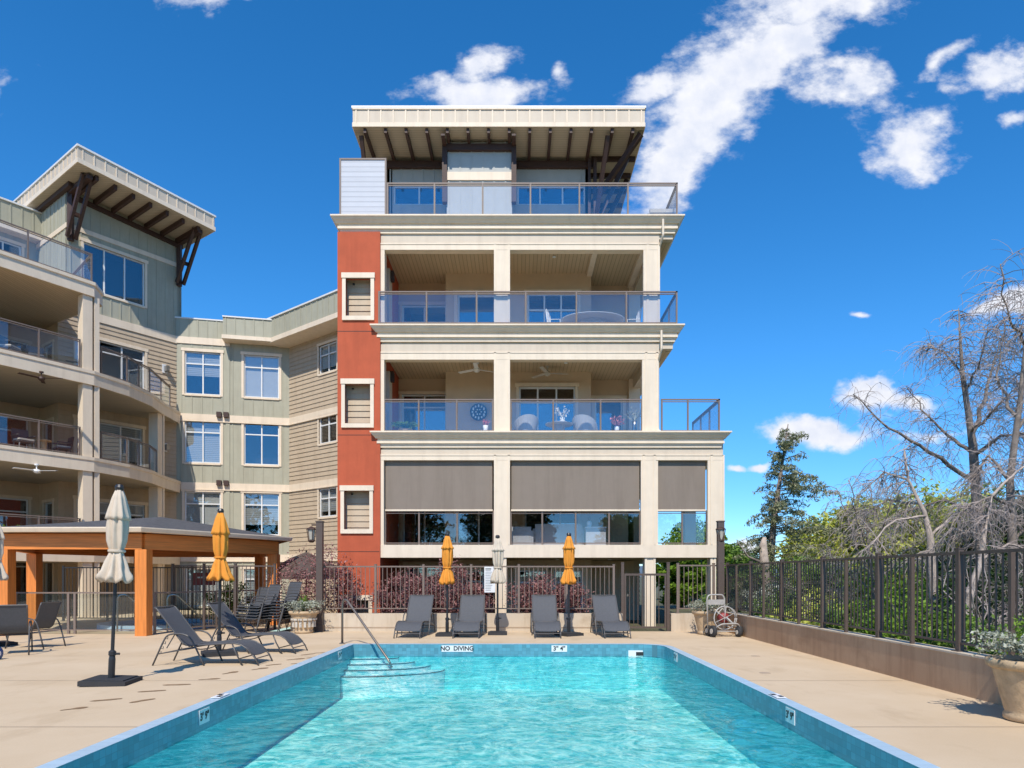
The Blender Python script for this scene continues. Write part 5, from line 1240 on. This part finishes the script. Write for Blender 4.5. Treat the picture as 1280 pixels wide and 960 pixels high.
# the tall one with the long left limb
bare_tree((gx(1232,d),d,-.4), [A(1232,790),A(1222,650),A(1216,560),A(1212,530),A(1203,470),A(1200,425),A(1198,385)],
    [([A(1217,600),A(1160,565,-.5),A(1110,535,-.8),A(1066,493,-1)],.085),([A(1214,565),A(1185,545,.4),A(1160,520,.5),A(1134,486,.8)],.07),([A(1213,545),A(1232,500,.5),A(1240,460,.8),A(1252,420,1)],.09),
     ([A(1216,570),A(1250,545,-.6),A(1290,540,-1)],.08),([A(1214,540),A(1240,515,-1),A(1275,480,-1.4)],.06),([A(1220,640),A(1180,625,.8),A(1130,640,1.4),A(1100,665,1.6)],.06),([A(1222,655),A(1260,630,.6),A(1300,625,1)],.06),([A(1203,470),A(1180,440,.5),A(1160,430,.8)],.04),([A(1205,490),A(1225,450,-.6),A(1235,405,-1)],.04)],
    'tall bare grey tree with a long limb reaching left over the fence', 1, r0=.15, tw=(62,.85), droop=.8, tn=1.0)
d = 15.0
bare_tree((gx(1168,d),d,-.4), [A(1168,800),A(1166,720),A(1162,670),A(1155,640),A(1135,600),A(1130,560)],
    [([A(1163,670),A(1195,640,.4),A(1240,645,.8)],.04),([A(1158,645),A(1120,650,-.5),A(1075,690,-.9)],.045),([A(1135,600),A(1105,590,.4),A(1072,620,.7)],.04),([A(1150,630),A(1110,625,.6),A(1065,650,.9)],.035)],
    'smaller pale-barked bare tree with a crooked top, left of the tall one', 2, r0=.11, mt='bark_pale', tw=(40,.8), droop=.9)
d = 13.0
bare_tree((gx(1255,d),d,-.4), [A(1205,800),A(1212,740),A(1226,700),A(1232,660),A(1240,620)],
    [([A(1226,700),A(1260,680),A(1300,690)],.04),([A(1230,670),A(1190,660,.4),A(1150,700,.6)],.04),([A(1240,620),A(1270,590,.4),A(1300,560,.5)],.04)],
    'leaning pale trunk before the dark stem at the right', 3, r0=.10, mt='bark_pale', tw=(34,.75), droop=.9)
d = 14.0
bare_tree((gx(1275,d),d,-.4), [A(1268,820),A(1266,700),A(1262,600),A(1275,500),A(1285,400),A(1300,340)],
    [([A(1262,600),A(1235,570,.5),A(1215,600,.8)],.05),([A(1270,520),A(1245,470,.7),A(1255,400,1)],.05),([A(1280,430),A(1262,400,-.5),A(1250,330,-.8)],.04),([A(1266,640),A(1240,620,-.6),A(1195,650,-1)],.05),([A(1270,540),A(1300,500),A(1340,480)],.05),([A(1266,680),A(1300,640),A(1350,620)],.05)],
    'dark stemmed bare tree at the right edge with drooping twigs', 4, r0=.115, tw=(56,.9), droop=.9)
d = 17.0
bare_tree((gx(1090,d),d,-.4), [A(1090,800),A(1092,730),A(1085,680),A(1080,640)],
    [([A(1090,720),A(1060,650,.5),A(1045,610,.6)],.03),([A(1088,700),A(1110,640,-.5),A(1120,600,-.6)],.03),([A(1085,690),A(1070,640,-.8),A(1060,600,-1)],.03),([A(1090,730),A(1130,690,.5),A(1160,670,.6)],.03),([A(1090,740),A(1045,700,.5),A(1025,680,.6)],.03)],
    'low tangled grey thicket tree with hanging twigs, right of the conifer', 5, r0=.05, tw=(30,.8), droop=.85, tn=.9)
# conifer
def conifer(base, top, label, seed, r=1.9, lean=0):
    rnd = random.Random(seed); e = empty('conifer_tree', base, 0, label, 'tree'); H = top[2]-base[2]; b = Vector(base); tp = Vector(top)-b
    m = MB(); m.tube([(0,0,0),tuple(tp*.5+Vector((-.15,0,0))),tuple(tp)], [.26,.14,.02], 8); m.build('trunk', M['bark'], e, True)
    nd = MB(); br = MB()
    n = 88
    for i in range(n):
        f = .10+.88*i/n; p = tp*f; L_ = r*(1-f)**.72*rnd.uniform(.45,1.35)*(1.0 if f > .2 else .8); t = rnd.uniform(0,6.28)
        L_ *= .95+.42*math.cos(t)
        tipz = .25*L_ if f > .8 else -.10*L_
        q = [p, p+Vector((math.cos(t)*L_*.5,math.sin(t)*L_*.5,.08*L_+tipz*.2)), p+Vector((math.cos(t)*L_,math.sin(t)*L_,tipz))]
        br.tube(q, [.03,.018,.006], 4)
        for k in range(int(8+L_*24)):
            s_ = rnd.uniform(.18,1.05); c = q[0].lerp(q[1],s_*2) if s_ < .5 else q[1].lerp(q[2],min(1.05,(s_-.5)*2))
            side = Vector((-math.sin(t),math.cos(t),0))*rnd.gauss(0,.10+.12*(1-s_)*L_*.5)
            c = c+side+Vector((0,0,-abs(rnd.gauss(0,.13))))
            leaves(nd, c, (.13,.13,.06), 5, .085, rnd, asp=.28, droop=.6)
    br.build('branches', M['bark'], e); nd.build('needles', M['needle'], e); return e
d = 31; conifer((gx(957,d),d,-.5), tuple(at(985,530,d)), 'tall blue-green conifer leaning slightly, right of the apartment block', 21, r=3.7)
r = empty('broken_trunk', (gx(955,30),30,-.5), 0, 'broken dead trunk stub beside the conifer', 'tree')
m = MB(); m.tube([(0,0,0),(.05,0,2.2),(-.05,0,3.4),(.02,0,3.75)], [.26,.22,.17,.08], 9); m.build('trunk', M['bark_pale'], r, True)
m = MB(); m.tube([(0,0,2.6),(-.7,0,2.9),(-1.2,0,3.6)], [.07,.04,.02], 6); m.build('dead_limb', M['bark'], r, True)
# leafy trees and shrubs behind
def leafy(base, h, w, leaf, label, seed, n=60, per=90, size=.09, trunk=.35, cr=.13, group='leafy trees beyond the fence'):
    rnd = random.Random(seed); e = empty('leafy_tree', base, 0, label, 'tree', group)
    mb = MB(); qs = clumps(mb, (0,0,h*(trunk+(1-trunk)/2)), (w/2,w/2,h*(1-trunk)/2), n, per, w*cr, size, rnd, shell=.25); mb.build('crown', M[leaf], e)
    m = MB(); m.tube([(0,0,0),(.1,0,h*trunk),(0,.1,h*.7)], [h*.03,h*.022,h*.008], 8)
    for q in qs[:12]: m.tube([(.05,0,h*trunk*.9), (q.x*.5,q.y*.5,(q.z+h*trunk)*.5), tuple(q)], [h*.012,h*.008,h*.003], 5)
    m.build('trunk', M['bark'], e, True); return e
L = [(1030,36,4.6,4.6,'leaf_yellow','round yellow-green tree low on the skyline right of the conifer'),(1095,30,4.9,4.8,'leaf_yellow','yellow-green tree behind the grey thicket'),(1168,27,4.9,4.6,'leaf_yellow','bright yellow-green tree behind the pale trunk'),(1225,30,5.2,5,'leaf_green','green tree behind the tall bare tree'),(1275,24,4.4,4.5,'leaf_dark','dark green tree at the right edge'),
     (868,44,5.2,4.0,'leaf_bright','bright green tree seen through the open ground floor corner'),(905,52,3.9,4.4,'leaf_green','green tree just right of the lamp post'),(850,34,3.3,2.6,'leaf_bright','bright green bush behind the ground floor columns'),(888,60,4.0,5.0,'leaf_green','dull green tree far behind the ground floor corner'),
     (925,70,4.2,5,'leaf_dark','small dark tree on the skyline left of the conifer'),(1330,40,7,7,'leaf_green','green tree beyond the right edge')]
for q, (px,d,h,w,lf,lab) in enumerate(L): leafy((gx(px,d),d,-.4), h+.4, w, lf, lab, 60+q, n=int(70+w*9), per=105, size=.12 if d > 28 else .10, trunk=.12, cr=.14)
random.seed(9)
sl = [(6.9,18.4,1.6,1.0,'leaf_green'),(7.2,16.4,1.7,1.15,'leaf_yellow'),(7.0,14.5,1.7,1.0,'leaf_green'),(7.4,12.6,1.9,1.25,'leaf_bright'),(7.1,10.8,1.6,.95,'leaf_green'),(7.3,9.0,1.8,1.1,'leaf_bright'),(8.9,19.5,2.4,1.5,'leaf_dark'),(9.4,16.8,2.4,1.7,'leaf_bright'),(9.8,14.0,2.6,1.6,'leaf_dark'),(9.6,11.3,2.4,1.5,'leaf_green'),(9.2,7.6,2.2,1.4,'leaf_dark'),(11.8,22,3.2,2.3,'leaf_green'),(13,18.5,3.4,2.2,'leaf_dark'),(14.0,15.0,3.4,2.1,'leaf_green'),(10.8,26,3.2,2.3,'leaf_green'),(14.5,24,3.6,2.6,'leaf_dark'),(18,21,4,2.6,'leaf_green'),(8.3,22.5,2.4,1.5,'leaf_dark'),(7.6,21.2,1.5,1.3,'leaf_silver')]
where = ('first','second','third','fourth','fifth','sixth','seventh')
for q, (x,y,w,h,lf) in enumerate(sl):
    row = 'front row against the side fence' if q < 6 else ('middle row beyond the side fence' if q < 11 else 'back row below the trees')
    k = q if q < 6 else (q-6 if q < 11 else q-11)
    shrub('wild_shrub', x, y, -.35, w, h+.35, lf, f"{dict(leaf_green='mid green',leaf_yellow='yellow green',leaf_bright='bright green',leaf_dark='dark green',leaf_silver='silvery')[lf]} wild shrub, {(where+('eighth',))[k]} in the {row}", n=int(22+w*9), per=62, size=.05 if x < 10 else .065, seed=100+q, group='wild shrubs beyond the side fence')
# bare brown brush between the shrubs
for q, (x,y) in enumerate(((8.0,17.5),(8.4,12.0),(8.1,9.6),(10.8,12.8),(10.6,9.4),(11.3,16.0))):
    rnd = random.Random(200+q); r = empty('dry_brush', (x,y,-.3), 0, f"tangle of bare grey-brown stems, {where[q]} from the far end of the side fence", 'shrub', 'dry brush beyond the side fence'); m = MB()
    for _ in range(18):
        t = rnd.uniform(0,6.28); tip = Vector((math.cos(t)*rnd.uniform(.3,1.0),math.sin(t)*rnd.uniform(.3,1.0),rnd.uniform(1.2,2.4))); P = wiggle((0,0,0),tip,rnd,5,.3); m.tube(P, [.02,.017,.014,.011,.008,.004], 4); twigs(m, P, rnd, 7, .7, .5, .007, 3, 2)
    m.build('stems', M['twig'], r)
# greenery behind the left fence / hot tub
shrub('green_shrub', gx(290,22.3), 22.3, 0, 1.5, 1.3, 'leaf_bright', 'bright green shrub seen through the glass behind the loungers', seed=301)
for q, (x,y,h,w,lf,lab) in enumerate(((-14,-30,14,13,'leaf_dark','large dark tree behind the pool, mirrored in the left first floor glass'),(-1,-36,11,10,'leaf_dark','dark tree behind the pool, mirrored in the middle glass'),(13,-33,9,9,'leaf_green','green tree behind the pool, mirrored in the right first floor glass'))):
    leafy((x,y,0), h, w, lf, lab, 401+q, n=110, per=80, size=.34, trunk=.12, cr=.15, group='trees behind the pool')

# ------------------------------------------------------------------ balcony furniture
def wicker_chair(x, y, z, rz, label, group='wicker chairs on the balconies', s=1.0):
    r = empty('wicker_armchair', (x,y,z), rz, label, 'armchair', group); r.scale = (s,s,s)
    m = MB(); n = 20
    for (r0,z0,r1,z1) in ((.33,.02,.30,.36),):
        m.lathe([(r0,z0),(r1+.03,z1*.6),(r1,z1),(.05,z1+.01)], n=18)
    m.build('seat_drum', M['wicker'], r)
    m = MB(); k = 17
    for i in range(k-1):
        t0, t1 = R(-20+220*i/(k-1)), R(-20+220*(i+1)/(k-1)); h0, h1 = [.36+.44*math.sin(max(0,min(math.pi,(t_+R(20))/R(220)*math.pi)))**.7 for t_ in (t0,t1)]
        def q(t,h,rr): return (rr*math.cos(t), rr*math.sin(t), h)
        m.add([q(t0,.3,.31),q(t1,.3,.31),q(t1,h1,.42),q(t0,h0,.42),q(t0,.3,.27),q(t1,.3,.27),q(t1,h1,.38),q(t0,h0,.38)], [(0,1,2,3),(7,6,5,4),(3,2,6,7)])
    m.build('curved_back', M['wicker'], r)
    m = MB(); m.lathe([(.03,.37),(.26,.37),(.27,.42),(.03,.44)], n=16); m.build('cushion', M['beige'], r); return r
wicker_chair(gx(657,22.2),22.2,F2,R(200),'left pale wicker tub chair on the second floor balcony')
wicker_chair(gx(731,22.2),22.2,F2,R(150),'right pale wicker tub chair on the second floor balcony')
def table(x, y, z, rad, h, label, mt='wicker', sx=1):
    r = empty('balcony_table', (x,y,z), 0, label, 'table'); r.scale = (sx,1,1)
    m = MB(); m.lathe([(.02,h-.04),(rad-.02,h-.04),(rad,h-.02),(rad,h),(.02,h)], n=24); m.build('tabletop', M[mt], r)
    m = MB(); m.lathe([(rad*.45,0),(rad*.36,h*.5),(rad*.42,h-.04),(.02,h-.04)], n=14); m.build('pedestal', M[mt], r); return r
table(gx(699,22.1),22.1,F2,.45,.55,'round table between the two wicker tub chairs on the second floor balcony')
table(gx(741,22.4),22.4,F3,.72,.74,'large oval woven table on the third floor balcony', sx=1.45)
def metal_chair(x, y, z, rz, label):
    r = empty('iron_chair', (x,y,z), rz, label, 'chair', 'white metal chairs on the third floor balcony')
    m = MB(); m.lathe([(.02,.43),(.23,.43),(.24,.46),(.02,.47)], n=14); m.build('seat', M['white'], r)
    m = MB()
    for s in (-1,1): m.tube([(s*.2,.2,0),(s*.2,.22,.45),(s*.22,.28,.95),(s*.1,.30,1.05)], .014, 5); m.tube([(s*.2,-.2,0),(s*.2,-.2,.62),(s*.22,.24,.66)], .014, 5)
    for s in (-.12,-.04,.04,.12): m.tube([(s,.23,.47),(s,.29,1.02)], .009, 4)
    m.tube([(-.1,.30,1.05),(.1,.30,1.05)], .014, 5); m.build('metal_frame', M['white'], r); return r
metal_chair(gx(695,22.3),22.3,F3,R(70),'white metal chair left of the oval woven table'); metal_chair(gx(789,22.3),22.3,F3,R(-80),'white metal chair right of the oval woven table')
def fan(x, y, z, label, mt='white', rz=0, group='ceiling fans of the balconies'):
    r = empty('ceiling_fan', (x,y,z), rz, label, 'ceiling fan', group)
    m = MB(); m.lathe([(.07,0),(.07,-.05),(.02,-.06),(.02,-.18),(.10,-.20),(.12,-.27),(.06,-.33),(.01,-.34)], n=14); m.build('motor', M[mt], r)
    for k in range(3):
        t = k*2.094; m = MB(); m.rot_box((math.cos(t)*.42,math.sin(t)*.42,-.24),(.62,.13,.012),t,.15); m.build('blade', M[mt], r)
    return r
fan(gx(596,22.6),22.6,C3,'white ceiling fan in the left bay of the second floor balcony', rz=.5); fan(gx(684,23.0),23.0,C3,'white ceiling fan in the right bay of the second floor balcony', 'beige', rz=.2)
d = 24.3; fan(*at(52,470,d)[:2], FL[2]-.5, 'dark ceiling fan under the third floor slab of the left wing', 'wood'); fan(*at(46,583,d)[:2], FL[1]-.5, 'white ceiling fan under the second floor slab of the left wing')
# round wall medallion
r = empty('wall_medallion', (gx(598.5,23.6),23.53,F2+1.28), 0, 'round black and white wall medallion on the second floor balcony', 'wall decoration')
m = MB(); m.lathe([(.02,-.02),(.29,-.02),(.30,.0),(.29,.02),(.02,.02)], n=28); m.v = [(x,z,y) for x,y,z in m.v]; m.build('disc', M['ink'], r)
m = MB()
for k in range(12): t = k*math.pi/6; m.rot_box((.21*math.cos(t),-.03,.21*math.sin(t)),(.05,.02,.09 if k%2 else .06)); 
for k in range(6): t = k*math.pi/3; m.rot_box((.09*math.cos(t),-.03,.09*math.sin(t)),(.04,.02,.04))
m.build('white_pattern', M['white'], r)
# potted palm, flower vases, ornaments
def vase(x, y, z, label, flower, hh=.5, fl=.25, seed=1, mt='white'):
    r = empty('flower_vase', (x,y,z), 0, label, 'vase'); rnd = random.Random(seed)
    m = MB(); m.lathe([(.06,0),(.11,hh*.3),(.07,hh*.75),(.09,hh),(.03,hh)], n=14); m.build('vase_body', M[mt], r, True)
    m = MB()
    for _ in range(22):
        t = rnd.uniform(0,6.28); tip = Vector((math.cos(t)*fl*rnd.uniform(.3,1),math.sin(t)*fl*.7,hh+fl*rnd.uniform(.4,1.4))); m.tube([(0,0,hh),tuple(tip*.6+Vector((0,0,hh*.4))),tuple(tip)], [.008,.006,.004], 3); leaves(m, tip, (.04,.04,.04), 5, .04, rnd, asp=.4)
    m.build('flowers', M[flower], r); return r
vase(gx(703,22.1),22.1,F2+.55,'small vase with white flowers on the round balcony table','white',.2,.24,1)
vase(gx(771,21.9),21.9,F2,'vase with yellow and pink flowers near the second floor column','pink',.42,.22,2); vase(gx(793,22.0),22.0,F2,'tall silver vase with feathery plant beside the second floor column','leaf_silver',.62,.30,3,'steel')
vase(gx(607,22.1),22.1,F2,'slim vase with pink stems near the middle column of the second floor','pink',.5,.12,5)
r = empty('potted_palm', (gx(507,21.9),21.9,F2), 0, 'green potted fern in the left bay of the second floor balcony', 'plant'); rnd = random.Random(6)
m = MB(); m.lathe([(.16,0),(.22,.3),(.24,.32),(.2,.33)], n=14); m.build('pot', M['stone'], r)
m = MB()
for _ in range(60):
    t = rnd.uniform(0,6.28); L_ = rnd.uniform(.2,.55); 
    for q in range(8): f = q/8; leaves(m, (math.cos(t)*L_*f,math.sin(t)*L_*f,.35+.45*f-.35*f*f), (.03,.03,.03), 3, .045, rnd, asp=.35)
m.build('fronds', M['leaf_bright'], r)
# top terrace furniture
def sofa(x0, x1, y, z, h, label, mt='wicker', dep=.8, cat='sofa'):
    r = empty('wicker_sofa', ((x0+x1)/2,y,z), 0, label, cat); w = (x1-x0)/2
    m = MB(); m.box(-w,w,0,.12,.0,h); m.build('back', M[mt], r); m = MB(); m.box(-w,w,.12,dep,.05,.38); m.build('seat_base', M[mt], r)
    for s in (-1,1): m = MB(); m.box(s*w-.07,s*w+.07,.02,dep,.0,h*.8); m.build('arm', M[mt], r)
    m = MB(); m.box(-w+.08,w-.08,.13,dep,.38,.5); m.build('cushion', M['beige'], r); return r
sofa(gx(675,22.0),gx(722,22.0),21.9,F4,.32+.2,'grey wicker sofa seen over the roof terrace edge, left one'); sofa(gx(726,22.0),gx(764,22.0),21.95,F4,.32+.2,'grey wicker sofa beside the brace on the roof terrace, right one'); sofa(gx(811,22.0),gx(842,22.0),21.8,F4,.66,'tall grey wicker storage seat at the right corner of the roof terrace', cat='storage seat')
r = empty('folded_cover', (gx(512,22.2),22.2,F4), 0, 'crumpled silver tarpaulin over a frame on the roof terrace', 'tarpaulin'); rnd = random.Random(8)
m = MB(); k = 12; vs = []
for i in range(k+1):
    for j in range(4): x = -.9+1.8*i/k; vs.append((x,-.25+.17*j,(.16+.22*math.exp(-((x+.45)/.3)**2)+rnd.uniform(-.03,.05)) if 0 < j < 3 else .02))
m.add(vs, [(i*4+j,(i+1)*4+j,(i+1)*4+j+1,i*4+j+1) for i in range(k) for j in range(3)]); m.build('sheet', M['wicker'], r); m = MB(); m.tube([(-1.0,-.1,.05),(-.5,-.1,.42),(.9,-.1,.2)], .015, 5); m.build('frame_bar', M['black'], r)
# first floor furniture
sofa(gx(639,22.0),gx(664,22.0),22.0,F1,.62,'pale wicker armchair at the left of the first floor right bay', cat='armchair'); sofa(gx(669,22.2),gx(727,22.2),22.2,F1,.72,'pale wicker sofa behind the first floor glass')
r = empty('side_cabinet', (gx(744,22.1),22.1,F1), 0, 'pale wicker side cabinet on the first floor balcony', 'cabinet'); m = MB(); m.box(-.32,.32,-.2,.2,0,.58); m.build('body', M['wicker'], r); m = MB(); m.box(-.34,.34,-.22,.22,.58,.61); m.build('top', M['white'], r)
for px, s in ((736.5,'left'),(751,'right')):
    r = empty('glass_lantern', (gx(px,22.05),22.05,F1+.61), 0, f'{s} small white lantern on the first floor cabinet', 'lantern'); m = MB(); m.lathe([(.05,0),(.08,.06),(.09,.14),(.05,.2)], n=10); m.build('globe', M['white'], r); m = MB(); m.tube([(.0,0,.2),(.04,0,.28),(0,0,.33),(-.04,0,.28),(0,0,.2)], .006, 4); m.build('handle', M['black'], r)
def dark_chair(x, y, z, rz, label):
    r = empty('dark_armchair', (x,y,z), rz, label, 'armchair', 'dark armchairs on the left wing balconies')
    m = MB(); m.box(-.27,.27,-.25,.25,.38,.44); m.build('seat', M['frame'], r); m = MB(); m.rot_box((0,.27,.66),(.54,.05,.46),0,-.15); m.build('back', M['frame'], r)
    for sx in (-1,1):
        for sy in (-1,1): m = MB(); m.beam((sx*.22,sy*.2,.38),(sx*.27,sy*.26,0),.035); m.build('leg', M['frame'], r)
        m = MB(); m.box(sx*.27-.03,sx*.27+.03,-.24,.28,.6,.64); m.build('arm', M['frame'], r)
    m = MB(); m.box(-.24,.24,-.23,.22,.44,.50); m.build('cushion', M['beige'], r); return r
for (px,f,dd,rz,lab) in ((30,FL[1],24.9,R(60),'dark armchair facing right on the second floor of the left wing'),(78,FL[1],26.3,R(-40),'dark armchair beside the drum table on the second floor of the left wing'),(92,FL[2],27.0,R(-60),'black armchair near the column on the third floor of the left wing'),(45,FL[2],25.6,R(40),'dark armchair behind the glass on the third floor of the left wing'),(12,FL[2],24.6,R(90),'dark armchair at the left end of the third floor of the left wing')):
    dark_chair(gx(px,dd),dd,f,rz,lab)
table(gx(55,25.7),25.7,FL[1],.26,.62,'small tan drum table between armchairs on the left wing','stone')
for (px,lab) in ((8,'left'),(24,'right')):
    d = 23.9; shrub('balcony_plant', gx(px,d), d, FL[0]+.2, .55, .5, 'leaf_bright', f'{lab} green potted plant on the lowest left wing balcony', cat='plant', n=9, per=25, size=.035, seed=500+px)
